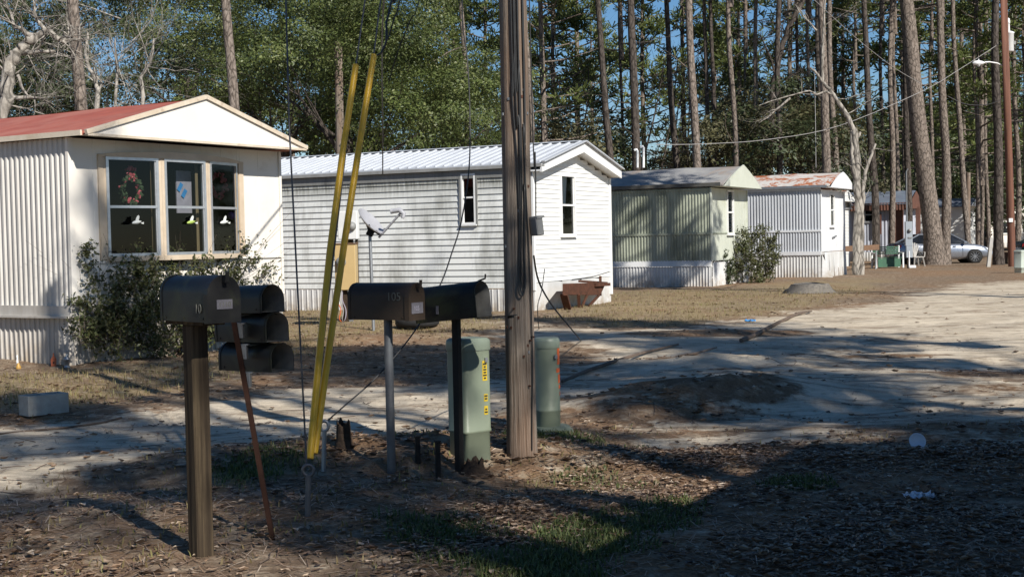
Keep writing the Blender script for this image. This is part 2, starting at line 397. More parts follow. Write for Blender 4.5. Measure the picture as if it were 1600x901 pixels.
MT['needles']=leafmat('pine_needles',(.060,.080,.024),(.120,.150,.042),(.20,.225,.065),.5,.3,.9)
MT['leaf_shrub']=leafmat('shrub_leaves',(.045,.058,.018),(.09,.10,.035),(.19,.18,.075),.5,.25,1.5)
MT['leaf_olive']=leafmat('olive_scrub_leaves',(.06,.055,.025),(.095,.09,.038),(.16,.15,.07),.6,.25,.8)
MT['litter']=None
# ---------------------------------------------------------------- ground sheet + dirt road (one height field, split along the road's edge)
def axis(lo,hi,step,far_lo,far_hi,g=1.16):
    a=list(np.arange(lo,hi+1e-6,step)); s=step; x=a[-1]
    while x<far_hi: s*=g; x+=s; a.append(x)
    s=step; x=a[0]
    while x>far_lo: s*=g; x-=s; a.insert(0,x)
    return np.array(a)
gx=axis(-9,11,.10,-260,300); gy=axis(4.5,22,.085,-120,420,1.12)
X,Y=np.meshgrid(gx,gy); nxg,nyg=len(gx),len(gy)
Z=np.array([[hgt(x,y) for x in gx] for y in gy])
def wpoly(pts): return np.array([[G0(*p).x,G0(*p).y] for p in pts])
def sdist(poly,X,Y):                 # signed distance, + inside
    ins=np.zeros(X.shape,bool); d=np.full(X.shape,1e9)
    n=len(poly)
    for i in range(n):
        ax,ay=poly[i]; bx,by=poly[(i+1)%n]
        c=((ay>Y)!=(by>Y)); 
        with np.errstate(divide='ignore',invalid='ignore'):
            xx=(bx-ax)*(Y-ay)/(by-ay+1e-12)+ax
        ins^=(c&(X<xx))
        ex,ey=bx-ax,by-ay; t=np.clip(((X-ax)*ex+(Y-ay)*ey)/(ex*ex+ey*ey+1e-12),0,1)
        d=np.minimum(d,np.hypot(X-ax-t*ex,Y-ay-t*ey))
    return np.where(ins,d,-d)
ROADP=[(-900,850),(-300,790),(0,770),(120,752),(250,732),(380,712),(450,700),(560,686),(660,672),(780,655),(900,645),(985,640),(1030,616),(1100,600),(1180,592),(1215,606),(1180,640),
       (1100,655),(1010,668),(960,690),(930,705),(880,740),(960,725),(1060,700),(1200,697),(1400,700),(1600,703),(2300,712),
       (2600,440),(2000,428),(1700,432),(1600,437),(1500,446),(1420,456),(1390,468),(1310,480),(1260,490),(1150,503),(1040,512),(960,516),(860,508),(760,505),(800,525),(900,540),(960,556),
       (860,585),(760,590),(640,596),(520,600),(430,608),(330,628),(200,640),(90,655),(0,664),(-300,675),(-900,700)]
rp=wpoly(ROADP)
nz=np.array([[noise.noise((x*.9,y*.9,2.2))*.5+noise.noise((x*2.7,y*2.7,5.1))*.25 for x in gx] for y in gy])
nz2=np.array([[noise.noise((x*.5,y*.5,9.2))*.6+noise.noise((x*1.9,y*1.9,3.1))*.4 for x in gx] for y in gy])
nearf=np.clip(Y/9.0,.6,4)
sd=sdist(rp,X,Y)+nz*.35*nearf
sand=np.clip((sd+nz2*.3*nearf)/(.45*nearf)+.5,0,1)
# patches of pine straw lying on the sand
for (px,py,rx,ry,k) in ((1040,566,.7,.45,1.0),(1110,521,1.5,.55,1.0),(1330,560,1.2,.2,.5),(1590,585,1.0,.5,.9),(1100,628,1.15,.5,1.0),(1240,600,1.3,.18,.5),(1500,678,1.3,.35,.8),(960,625,1.0,.25,.6),
                        (1300,690,1.2,.25,.5),(1060,672,.8,.2,.5),(1420,520,1.2,.3,.35),(300,740,1.5,.12,.5)):
    p=G0(px,py); q=((X-p.x)/rx)**2+((Y-p.y)/ry)**2; sand*=1-k*np.clip(1.5-q+nz2*1.4,0,1)
sand=np.clip(sand+np.where(sand<.5,0,0),0,1)
# dry grass: yards and roadside
gp=wpoly([(840,470),(960,455),(1100,452),(1250,440),(1400,430),(1400,445),(1300,475),(1200,495),(1050,510),(900,512),(840,505)])
gp2=wpoly([(-400,590),(0,575),(130,572),(300,560),(450,480),(800,482),(820,510),(700,530),(560,520),(470,560),(300,600),(100,640),(-400,660)])
grass=np.clip(np.maximum(sdist(gp,X,Y),sdist(gp2,X,Y))/.8+.3+nz2*1.4-.1,0,1)*.75
fg=wpoly([(585,860),(610,830),(690,825),(735,850),(720,880),(770,880),(840,850),(960,815),(1060,790),(1085,810),(1000,850),(940,880),(900,960),(720,960),(690,905),(600,900)])
green=np.clip(sdist(fg,X,Y)/.4+.2+nz*2.0,0,1)
gl=wpoly([(300,745),(420,715),(480,740),(430,770),(300,790)]); green=np.maximum(green,np.clip(sdist(gl,X,Y)/.4+.2+nz*2,0,1)*.7)
gm=wpoly([(850,690),(930,680),(1010,700),(1000,760),(900,780),(840,740)]); green=np.maximum(green,np.clip(sdist(gm,X,Y)/.5+.1+nz*2,0,1)*.6)
for (px,py,r) in ((870,690,.35),(840,705,.3),(1240,755,.25)):
    p=G0(px,py); green=np.maximum(green,np.clip(1.3-((X-p.x)**2+(Y-p.y)**2)/r**2+nz,0,1)*.8)
strw=np.clip(.55+nz2*1.3,0,1)

def groundmat():
    t=NT('sandy_ground'); co=t.coord('Object'); 
    a_s,a_g,a_k,a_w=[t.attr(k) for k in ('sand','grass','green','straw')]
    n1=t.noise(co,1.3,8,.62,.3); n2=t.noise(co,7,8,.66); n3=t.noise(co,38,6,.7); n4=t.noise(co,140,3,.7)
    dg=t.noise(t.coord('Object',(.55,1.6,1)),2.6,7,.65,.5)
    sandc=t.mix((t.ramp(n1,0,[(.38,0.0),(.64,1.0)]),0),(.66,.57,.44),(.54,.455,.34))
    dk=t.ramp(dg,0,[(.48,0.0),(.66,.7)]); sandc=t.mix((dk,0),(sandc,2),(.25,.205,.155)); d2=t.noise(t.coord('Object',(.35,2.6,1)),3.2,8,.7,.6); dk2=t.ramp(d2,0,[(.53,0.0),(.63,.75)]); sandc=t.mix((dk2,0),(sandc,2),(.155,.115,.08))
    sp=t.ramp(n3,0,[(.60,0.0),(.72,.6)]); sandc=t.mix((sp,0),(sandc,2),(.17,.125,.085))
    dirt=t.mix((t.ramp(n2,0,[(.35,0.0),(.65,1.0)]),0),(.11,.08,.055),(.25,.19,.135))
    straw=t.mix((t.ramp(n3,0,[(.35,0.0),(.62,1.0)]),0),(.12,.065,.035),(.30,.185,.105))
    base=t.mix((a_w,2),(dirt,2),(straw,2))
    pal=t.ramp(n2,0,[(.50,0.0),(.66,.65)]); base=t.mix((pal,0),(base,2),(.40,.335,.245))
    dryg=t.mix((t.ramp(n3,0,[(.35,0.0),(.65,1.0)]),0),(.22,.17,.085),(.36,.285,.165))
    dn=t.ramp(n1,0,[(.40,.25),(.58,1.0)]); gf=t.math('MULTIPLY',(a_g,2),(dn,0)); base=t.mix((gf,0),(base,2),(dryg,2))
    gr=t.mix((t.ramp(n3,0,[(.35,0.0),(.65,1.0)]),0),(.035,.055,.014),(.085,.115,.03)); kf=t.math('MULTIPLY',(a_k,2),.75); base=t.mix((kf,0),(base,2),(gr,2))
    # ragged sand edge
    sn=t.math('ADD',(a_s,2),(t.math('MULTIPLY',(t.math('SUBTRACT',(n2,0),.5),0),1.6),0)); lg=t.noise(t.coord('Object',(.28,1.0,1)),1.15,6,.62,.5); sn=t.math('ADD',(sn,0),(t.math('MULTIPLY',(t.math('SUBTRACT',(lg,0),.53),0),3.0),0)); sr=t.ramp(sn,0,[(.30,0.0),(.75,1.0)])
    c=t.mix((sr,0),(base,2),(sandc,2)); fine=t.ramp(n4,0,[(.3,.80),(.7,1.14)]); c=t.mix(1.0,(c,2),(fine,0),'MULTIPLY')
    t.l(c,2,t.b,'Base Color'); t.set(Roughness=.95); t.b.inputs['Specular IOR Level'].default_value=.15
    h=t.mix(.5,(n2,0),(n3,0)); t.bump(h,2,.7,.05); return t.mat
MT['ground']=groundmat()
Vg=np.stack([X,Y,Z],-1).reshape(-1,3)
ii,jj=np.meshgrid(np.arange(nxg-1),np.arange(nyg-1)); a=(jj*nxg+ii).ravel(); Fq=np.stack([a,a+1,a+1+nxg,a+nxg],1)
smax=sd.ravel()[Fq].mean(1)>0
at={'sand':sand.ravel(),'grass':grass.ravel(),'green':green.ravel(),'straw':strw.ravel()}
def sub(F,name):
    u,inv=np.unique(F,return_inverse=True)
    o=npmesh(name,Vg[u],inv.reshape(F.shape),MT['ground'],attrs={k:('POINT',v[u]) for k,v in at.items()},smooth=True)
    o['kind']='structure'; return o
sub(Fq[~smax],'ground'); sub(Fq[smax],'dirt_road')
def field(A,x,y):
    i=min(max(int(np.searchsorted(gx,x))-1,0),nxg-2); j=min(max(int(np.searchsorted(gy,y))-1,0),nyg-2); return A[j,i]

# ---------------------------------------------------------------- leaf litter, twigs and grass (stuff)
def littermat():
    t=NT('dead_oak_leaves'); a=t.attr('rnd'); r=t.ramp(a,2,[(0,(.055,.036,.025)),(.3,(.13,.078,.046)),(.6,(.22,.142,.09)),(.85,(.33,.235,.16)),(1,(.42,.34,.26))])
    t.l(r,0,t.b,'Base Color'); t.set(Roughness=.48); return t.mat
MT['litter']=littermat()
nr=np.random.default_rng(3)
def leaves(n,gen,smin,smax,name,label=None):
    Vs=[];Fs=[];rn=[];b=0
    k=0
    while k<n:
        x,y,keep=gen()
        if not keep: continue
        k+=1
        z=hgt(x,y); L=smin+(smax-smin)*nr.random()**1.6; w=L*(.32+.25*nr.random()); th=nr.random()*6.283; tx,ty=nr.normal(0,.28,2); cu=nr.random()*.35*L
        ca,sa=math.cos(th),math.sin(th); base=z+.004+nr.random()*.012
        loc=[(-L/2,0,.25*cu),(-L*.12,w/2,cu*.9),(-L*.1,0,0),(-L*.12,-w/2,cu*.9),(L*.28,w*.36,cu*.5),(L*.3,0,0),(L*.28,-w*.36,cu*.5),(L/2,0,cu*.6)]
        for (u,v,h) in loc: Vs.append((x+u*ca-v*sa, y+u*sa+v*ca, base+max(0,h)+abs(u*tx+v*ty)*.5))
        Fs += [(b,b+2,b+1,b+1),(b,b+3,b+2,b+2),(b+1,b+2,b+5,b+4),(b+2,b+3,b+6,b+5),(b+4,b+5,b+7,b+7),(b+5,b+6,b+7,b+7)]
        rn += [nr.random()]*6; b+=8
    # split tris/quads: use triangles throughout
    T=[]; rr=[]
    for f,q in zip(Fs,rn):
        if f[2]==f[3]: T.append(f[:3]); rr.append(q)
        else: T += [(f[0],f[1],f[2]),(f[0],f[2],f[3])]; rr += [q,q]
    o=npmesh(name,Vs,T,MT['litter'],attrs={'rnd':('FACE',rr)}); o['kind']='stuff'; return o
lp=[wpoly([(860,760),(960,700),(1100,690),(1700,690),(1900,1000),(500,1000),(640,850)]),
    wpoly([(-200,800),(300,760),(520,720),(700,730),(800,700),(900,700),(1000,720),(900,800),(700,880),(500,1000),(-200,1000)])]
def inp(poly,x,y):
    c=False; n=len(poly)
    for i in range(n):
        ax,ay=poly[i];bx,by=poly[(i+1)%n]
        if (ay>y)!=(by>y) and x<(bx-ax)*(y-ay)/(by-ay)+ax: c=not c
    return c
def gen_near():
    y=3.6+nr.random()*8.5; x=(nr.random()-.5)*(y*.98+1.2)+.25
    d=.0
    if inp(lp[0],x,y): d=.95
    elif inp(lp[1],x,y): d=.22+.4*max(0,field(nz2,x,y)+.1)
    else: d=.03
    d*=max(.04,.55+1.1*noise.noise((x*.9,y*.9,8))+.5*noise.noise((x*2.6,y*2.6,4)))
    return x,y,nr.random()<d
leaves(21000,gen_near,.02,.07,'leaf_litter')
def gen_far():
    y=9+nr.random()**1.4*26; x=(nr.random()-.5)*(y*.95)+.5
    s=field(sand,x,y); return x,y,nr.random()<(.55*(1-s)**2+.06)*(.3+.7*(noise.noise((x*.8,y*.8,3))*.5+.5))
leaves(6500,gen_far,.035,.10,'pine_straw_litter')
# fallen pine needles, thin slivers
def needle_litter(n,name):
    Vs=[];Fs=[];rn=[];b=0;k=0
    while k<n:
        y=3.8+nr.random()**1.2*16; x=(nr.random()-.5)*(y*.95+.6)+.2; dn=max(.05,.55+1.2*noise.noise((x*.7,y*.7,15)))*(1-.5*field(sand,x,y))
        if nr.random()>dn: continue
        k+=1; L=.05+.10*nr.random(); th=nr.random()*6.283; w=.0016+.0012*nr.random(); ca,sa=math.cos(th)*L/2,math.sin(th)*L/2; px_,py_=-math.sin(th)*w,math.cos(th)*w; z=hgt(x,y)+.004; h=.02*nr.random()
        Vs += [(x-ca-px_,y-sa-py_,z),(x-ca+px_,y-sa+py_,z),(x+ca+px_,y+sa+py_,z+h),(x+ca-px_,y+sa-py_,z+h)]; Fs.append((b,b+1,b+2,b+3)); rn.append(.3+.7*nr.random()); b+=4
    o=npmesh(name,Vs,Fs,MT['litter'],attrs={'rnd':('FACE',rn)}); o['kind']='stuff'
needle_litter(32000,'pine_needle_litter')
# twigs
mb=MB()
for k in range(700):
    y=3.8+nr.random()*14; x=(nr.random()-.5)*(y*.95)+.2; 
    if nr.random()<field(sand,x,y)*.5: continue
    L=.08+.32*nr.random()**2; th=nr.random()*6.28; p=[]
    for q in (-.5,-.1,.2,.5): 
        xx=x+math.cos(th)*L*q+nr.normal(0,.012); yy=y+math.sin(th)*L*q+nr.normal(0,.012); p.append((xx,yy,hgt(xx,yy)+.008+.01*nr.random()))
    mb.tube(p,[.004,.0035,.003,.0015],4,cap=False)
o=mb.build('twig_litter',MT['log']); o['kind']='stuff'
# grass blades
def grassmat(name,a,b,c):
    t=NT(name); at_=t.attr('rnd'); r=t.ramp(at_,2,[(0,a),(.55,b),(1,c)]); t.l(r,0,t.b,'Base Color'); t.set(Roughness=.6)
    tl=t.n('ShaderNodeBsdfTranslucent'); t.l(r,0,tl,0); mx=t.n('ShaderNodeMixShader'); mx.inputs[0].default_value=.3
    t.l(t.b,0,mx,1); t.l(tl,0,mx,2); t.l(mx,0,t.out,0); return t.mat
MT['grass']=grassmat('green_grass_blades',(.04,.06,.015),(.08,.115,.03),(.17,.18,.06))
MT['drygrass']=grassmat('dry_grass_blades',(.15,.11,.045),(.25,.19,.085),(.24,.23,.08))
def blades(n,gen,hmin,hmax,mat,name):
    Vs=[];Fs=[];rn=[];b=0;k=0;tries=0
    while k<n and tries<n*60:
        tries+=1; x,y,keep=gen()
        if not keep: continue
        k+=1; z=hgt(x,y)-.005; h=hmin+(hmax-hmin)*nr.random(); th=nr.random()*6.283; w=.0035+.003*nr.random(); ln=h*(.2+.7*nr.random())
        cx,cy=math.cos(th),math.sin(th); lx,ly=math.cos(th+1.3)*ln,math.sin(th+1.3)*ln
        Vs += [(x-cx*w,y-cy*w,z),(x+cx*w,y+cy*w,z),(x+lx*.4+cx*w*.7,y+ly*.4+cy*w*.7,z+h*.65),(x+lx*.4-cx*w*.7,y+ly*.4-cy*w*.7,z+h*.65),(x+lx,y+ly,z+h)]
        Fs += [(b,b+1,b+2),(b,b+2,b+3),(b+3,b+2,b+4)]; rn += [nr.random()]*3; b+=5
    o=npmesh(name,Vs,Fs,mat,attrs={'rnd':('FACE',rn)}); o['kind']='stuff'
def gen_g():
    y=3.7+nr.random()*7.5; x=(nr.random()-.5)*(y*.95)+.2; return x,y,nr.random()<max(0,field(green,x,y)-.12)**1.3
blades(11500,gen_g,.018,.055,MT['grass'],'grass')
def gen_d():
    y=8.5+nr.random()**1.3*30; x=(nr.random()-.5)*(y*.95)+.4; g=field(grass,x,y)*(1-field(sand,x,y)); return x,y,nr.random()<g*.9
blades(10000,gen_d,.03,.09,MT['drygrass'],'dry_grass')
def gen_e():
    y=4.5+nr.random()*6.5; x=(nr.random()-.5)*(y*.95); return x,y,(not inp(lp[0],x,y)) and nr.random()<.5*(1-field(sand,x,y))*max(0,noise.noise((x*2.2,y*2.2,1))+.25)
blades(2600,gen_e,.02,.05,MT['drygrass'],'withered_grass')
# ---------------------------------------------------------------- mobile homes.  local x: along the road-side end, y: along the long side, z up
def onplane(root,axis,off,px,py):
    """local (along, z) where a pixel's ray meets the wall plane"""
    mi=(Matrix.Translation(root.location)@Matrix.Rotation(root.rotation_euler.z,4,'Z')).inverted()
    o=mi@CAM; d=mi.to_3x3()@ray(px,py); i=0 if axis=='x' else 1; t=(off-o[i])/d[i]; q=o+d*t
    return (q[1-i],q.z)
def wp(axis,a,z,off):                # point on a wall: axis 'x' = long side (plane x=off), 'y' = end wall (plane y=off)
    return (off,a,z) if axis=='x' else (a,off,z)
def zspans(z0,z1,holes,a):
    sp=[(z0,z1)]
    for (h0,h1,g0,g1) in holes:
        if h0<a<h1:
            n=[]
            for (p,q) in sp:
                if g1<=p or g0>=q: n.append((p,q)); continue
                if p<g0: n.append((p,g0))
                if g1<q: n.append((g1,q))
            sp=n
    return sp
PROF=((0,0),(.42,0),(.56,1),(.86,1))
def corr(mb,axis,a0,a1,z0,z1,per=.1,dep=.018,off=0,holes=(),m=0,prof=PROF,ztop=None,wob=0):
    pts=[]; k=0
    a=a0
    while a<a1-1e-6:
        for f,h in prof:
            q=a+f*per
            if q<a1: pts.append((q,h))
        a+=per
    pts.append((a1,0)); sd0=off*7+z0+a1
    for (p,h),(q,g) in zip(pts,pts[1:]):
        for (u,v) in zspans(z0,z1,holes,(p+q)/2):
            vt=lambda c,z: z if ztop is None else min(z,ztop(c))
            wv=(wob+.006)*noise.noise((p*1.3,sd0,1)); wq=(wob+.006)*noise.noise((q*1.3,sd0,1))
            mb.quad(wp(axis,p,u,off-h*dep-wv),wp(axis,q,u,off-g*dep-wq),wp(axis,q,vt(q,v),off-g*dep),wp(axis,p,vt(p,v),off-h*dep),m)
def lap(mb,axis,a0,a1,z0,z1,course=.145,dep=.014,off=0,holes=(),m=0,rng_at=None,sag=0):
    z=z0
    while z<z1-.01:
        zt=min(z+course,z1); cuts=sorted({z,zt}|{g for (_,_,g0,g1) in holes for g in (g0,g1) if z<g<zt})
        for u,v in zip(cuts,cuts[1:]):
            du=dep*(1-(u-z)/course*.85); dv=dep*(1-(v-z)/course*.85)
            b0,b1=(a0,a1) if rng_at is None else rng_at((u+v)/2)
            if b1-b0<.02: continue
            segs=[(b0,b1)]
            for (h0,h1,g0,g1) in holes:
                if g0<(u+v)/2<g1:
                    n=[]
                    for (p,q) in segs:
                        if h1<=p or h0>=q: n.append((p,q)); continue
                        if p<h0: n.append((p,h0))
                        if h1<q: n.append((h1,q))
                    segs=n
            for (p,q) in segs:
                mb.quad(wp(axis,p,u,off-du),wp(axis,q,u,off-du),wp(axis,q,v,off-dv),wp(axis,p,v,off-dv),m)
                if u==z: mb.quad(wp(axis,p,u,off-du),wp(axis,q,u,off-du),wp(axis,q,u,off),wp(axis,p,u,off),m)
        z=zt
def flat(mb,axis,a0,a1,z0,z1,off=0,holes=(),m=0,seam=.4,dep=.004):
    """flat sheet with shallow vertical seams"""
    cuts=sorted({a0,a1}|{h for h0,h1,_,_ in holes for h in (h0,h1) if a0<h<a1}); out=[]
    a=a0
    while a<a1: cuts.append(a); a+=seam
    cuts=sorted(set(cuts))
    for p,q in zip(cuts,cuts[1:]):
        if q-p<.004: continue
        g=min(.008,(q-p)*.3)
        for (u,v) in zspans(z0,z1,holes,(p+q)/2):
            mb.quad(wp(axis,p+g,u,off),wp(axis,q-g,u,off),wp(axis,q-g,v,off),wp(axis,p+g,v,off),m)
            mb.quad(wp(axis,p,u,off+dep),wp(axis,p+g,u,off),wp(axis,p+g,v,off),wp(axis,p,v,off+dep),m)
            mb.quad(wp(axis,q-g,u,off),wp(axis,q,u,off+dep),wp(axis,q,v,off+dep),wp(axis,q-g,v,off),m)
def window(parent,O,e,n,w,h,fr=.045,dp=.05,rail=.5,mat='alu',gl='glass',sill=True,label=None):
    """double-hung unit: O lower-left corner on the wall, e along, n outward"""
    O,e,n=Vector(O),Vector(e).normalized(),Vector(n).normalized(); z=Vector((0,0,1)); mb=MB()
    def bx(a0,a1,b0,b1,d0,d1):
        vs=[O+e*a+z*b+n*d for a in (a0,a1) for b in (b0,b1) for d in (d0,d1)]
        mb.add(vs,[(0,1,3,2),(4,6,7,5),(0,4,5,1),(2,3,7,6),(0,2,6,4),(1,5,7,3)])
    bx(0,fr,0,h,-.03,dp); bx(w-fr,w,0,h,-.03,dp); bx(fr,w-fr,h-fr,h,-.03,dp); bx(fr,w-fr,0,fr,-.03,dp)
    if rail: bx(fr,w-fr,h*rail-fr*.45,h*rail+fr*.45,-.02,dp*.7)
    s=fr*.35
    bx(fr,fr+s,fr,h-fr,-.02,dp*.35); bx(w-fr-s,w-fr,fr,h-fr,-.02,dp*.35)
    if sill: bx(-.03,w+.03,-.035,-.003,-.005,dp+.03)
    f=mb.build('window',MT[mat],parent)
    if label: f['label']=label
    p=MB(); q=[O+e*a+z*b+n*.003 for a,b in ((fr,fr),(w-fr,fr),(w-fr,h-fr),(fr,h-fr))]; p.quad(*q); p.build('pane',MT[gl],f)
    return f
def room(parent,x0,x1,y0,y1,z0,z1,skip=0):
    mb=MB(); a=[(x0,y0),(x1,y0),(x1,y1),(x0,y1)]
    for i_,(p,q) in enumerate(zip(a,a[1:]+a[:1])):
        if i_!=skip: mb.quad((*p,z0),(*q,z0),(*q,z1),(*p,z1))
    mb.poly([(*p,z0) for p in a]); mb.poly([(*p,z1) for p in a]); return mb.build('room_interior',MT['dark_room'],parent)
def roof(parent,W,L,ze,zr,oe,os_,rmat,th=.05,ribs=0,ribh=.03,sag=.0,apex=None,curve=0):
    """two slopes with thickness; oe end overhang, os_ side overhang"""
    ax=W/2 if apex is None else apex; mb=MB(); sl=(zr-ze)/ax; ny=24
    for s in (0,1):
        xs=[-os_,ax*.33,ax*.66,ax] if s==0 else [W+os_,W-(W-ax)*.33,W-(W-ax)*.66,ax]
        def zz(x):
            t=(x/ax) if s==0 else (W-x)/(W-ax)
            return ze+(zr-ze)*t+curve*max(0,t)*(1-min(1,t))
        y0=-oe
        grid=[[(x,y0+(L+2*oe)*j/ny,zz(x)+th+sag*noise.noise((x*.8,j*.7,s*3.0))) for x in xs] for j in range(ny+1)]
        for j in range(ny):
            for i in range(3): mb.quad(grid[j][i],grid[j][i+1],grid[j+1][i+1],grid[j+1][i])
        x0=xs[0]; b=[(x,y0,zz(x)) for x in xs]; t=grid[0]
        for i in range(3): mb.quad(b[i],b[i+1],t[i+1],t[i])
        bb=[(x,y0+L+2*oe,zz(x)) for x in xs]; tt=grid[ny]
        for i in range(3): mb.quad(bb[i],bb[i+1],tt[i+1],tt[i]); mb.quad(b[i],b[i+1],bb[i+1],bb[i])
        for j in range(ny):
            p,q=grid[j][0],grid[j+1][0]; mb.quad((p[0],p[1],zz(x0)),(q[0],q[1],zz(x0)),q,p)
        if ribs:
            y=y0+.06
            while y<y0+L+2*oe:
                c=[(x,zz(x)+th) for x in (xs[0],xs[-1])]
                for (o0,o1,h0,h1) in ((-.022,-.010,0,ribh),(-.010,.010,ribh,ribh),(.010,.022,ribh,0)):
                    mb.quad((c[0][0],y+o0,c[0][1]+h0),(c[0][0],y+o1,c[0][1]+h1),(c[1][0],y+o1,c[1][1]+h1),(c[1][0],y+o0,c[1][1]+h0))
                mb.quad((c[0][0],y-.022,c[0][1]),(c[0][0],y+.022,c[0][1]),(c[0][0],y+.010,c[0][1]+ribh),(c[0][0],y-.010,c[0][1]+ribh))
                y+=ribs
    return mb.build('roof',rmat,parent)
def pediment(parent,W,ze,zr,oe,side,mat,drop=.0,th=.04,name='gable_panel',curve=0,inset=0):
    ax=W/2; mb=MB(); y=-oe-.006; N=8
    top=[(-side+(ax+side)*i/N) for i in range(N)]+[ax]+[W+side-(ax+side)*(N-1-i)/N for i in range(N)]
    def zt(x):
        t=(x+side)/(ax+side) if x<=ax else (W+side-x)/(ax+side); return ze+(zr-ze)*t+curve*t*(1-t)*1.0
    pts=[(x,y,zt(x)) for x in top]
    low=[(W+side,y,ze-drop),(-side,y,ze-drop)] if drop>0 else []
    if drop==0: mb.prism(pts,(0,-th,0))
    else: mb.prism(pts+low,(0,-th,0))
    mb.box((ax,-oe/2,ze-drop+.012),(W+2*side,oe+.02,.02))           # soffit behind the panel
    return mb.build(name,mat,parent)
def rest_of_box(parent,W,L,z0,ze,mat,zr):
    mb=MB(); mb.quad((W,0,z0),(W,L,z0),(W,L,ze),(W,0,ze)); mb.quad((0,L,z0),(W,L,z0),(W,L,ze),(0,L,ze)); mb.poly([(0,L,ze),(W,L,ze),(W/2,L,zr)])
    mb.quad((0.06,0.06,z0),(W,0.06,z0),(W,L,z0),(.06,L,z0)); return mb.build('back_wall',mat,parent)
ANG=R(63)
def trailer(px,py,W,a=27,label=None,d=None):
    p=G(px,py) if d is None else P(px,py,d); p.z=hgt(p.x,p.y)-.02 if d is None else hgt(p.x,p.y)
    return empty('mobile_home',p,R(90-a),label,'mobile home')

# ---- 1: cream, red roof
W=4.22; L=15; t1=trailer(117,571,W,31.5,'cream mobile home with a red roof, ribbed side and three-pane bow window')
ZS,ZE,ZR=.78,3.06,3.66
mb=MB(); corr(mb,'x',0.04,L,ZS,ZE,.102,.022); mb.build('side_wall',MT['cream_rib'],t1)
bw=[onplane(t1,'y',0,160,300)[0],onplane(t1,'y',-.17,252,300)[0],onplane(t1,'y',-.17,324,300)[0],onplane(t1,'y',0,372,300)[0]]
zt=onplane(t1,'y',-.10,205,246)[1]; zb=onplane(t1,'y',-.10,205,400)[1]
mb=MB(); flat(mb,'y',0,W,ZS,ZE,0,[(bw[0]+.02,bw[3]-.02,zb,zt)],seam=.41); mb.build('end_wall',MT['cream_panel'],t1)
rest_of_box(t1,W,L,ZS,ZE,MT['cream_panel'],ZR)
bb=MB()
bp=[(bw[0],0),(bw[1],-.17),(bw[2],-.17),(bw[3],0)]
for (p,q),(r,s_) in zip(bp,bp[1:]):
    e=Vector((r-p,s_-q,0)); Lw=e.length; e.normalize(); n=Vector((e.y,-e.x,0)); m_=.05
    window(t1,Vector((p,q,zb))+e*m_,e,n,Lw-2*m_,zt-zb,.04,.03,.5,'alu',sill=False)
    for (u,v) in ((0,m_),(Lw-m_,Lw)):
        A=[Vector((p,q,zb))+e*u,Vector((p,q,zb))+e*v]; bb.prism([A[0]+n*.016,A[1]+n*.016,A[1]-n*.02,A[0]-n*.02],(0,0,zt-zb))
    for (z_,h_) in ((zb-.07,.07),):
        bb.prism([Vector((p,q,z_))+n*.03,Vector((r,s_,z_))+n*.03,(r,.02,z_),(p,.02,z_)],(0,0,h_))
bb.box((bw[0]-.04,-.012,(zt+zb)/2-.02),(.08,.03,zt-zb+.10)); bb.box((bw[3]+.05,-.012,(zt+zb)/2-.02),(.10,.03,zt-zb+.10))
N_=18; hx=[bw[0]-.08+(bw[3]+.18-bw[0])*i/N_ for i in range(N_+1)]
def fy(x): return -.02-(.18*min(1,(x-bw[0])/(bw[1]-bw[0]),(bw[3]-x)/(bw[3]-bw[2])) if bw[0]<x<bw[3] else 0)
for p,q in zip(hx,hx[1:]):
    hz=lambda x: zt+.018+.075*math.sin(math.pi*min(1,max(0,(x-hx[0])/(hx[-1]-hx[0]))))**.55
    bb.add([(p,fy(p)-.015,zt),(q,fy(q)-.015,zt),(q,fy(q)-.015,hz(q)),(p,fy(p)-.015,hz(p)),(p,.01,zt),(q,.01,zt),(q,.01,hz(q)),(p,.01,hz(p))],[(0,1,2,3),(3,2,6,7),(0,4,5,1)])
bb.build('bay_window_trim',MT['tan_trim'],t1)
room(t1,.35,W-.3,.03,1.9,1.0,2.95)
# things shown in the bow window (they hang from its frame)
def wreath(parent,c,r,n=70,leafy=.6,name='wreath'):
    mb=MB(); c=Vector(c)
    for k in range(n):
        a=nr.random()*6.283; q=c+Vector((math.cos(a)*r*(.7+.5*nr.random()),nr.normal(0,.02),math.sin(a)*r*(.75+.5*nr.random())))
        s=.025+.025*nr.random(); mt=Matrix.Rotation(nr.random()*6,3,'X')@Matrix.Rotation(nr.random()*6,3,'Z')
        mb.box(q,(s,s*.5,s),0 if nr.random()<leafy else 1,mt)
    return mb.build(name,[MT['leafy'],MT['brown_flower']],parent)
def atw(px,py,off): a,z=onplane(t1,'y',off,px,py); return Vector((a,off,z))
wr=wreath(t1,atw(205,296,.05),.17,110,.8); wreath(t1,atw(203,270,.06),.07,26,.15,'silk_flowers'); wreath(t1,atw(340,290,.04),.16,70,.1,'silk_flowers')
mb=MB(); q=atw(287,300,.12); mb.box(q,(.30,.02,.62)); o=mb.build('hanging_cloth',MT['cloth_lilac'],t1)
mb=MB(); q=atw(283,298,.10); mb.box(q+Vector((-.02,0,.05)),(.06,.012,.13),0,Matrix.Rotation(.6,3,'Y')); mb.box(q+Vector((.06,0,-.04)),(.06,.012,.13),0,Matrix.Rotation(.6,3,'Y')); mb.build('ribbon',MT['blue_bit'],t1)
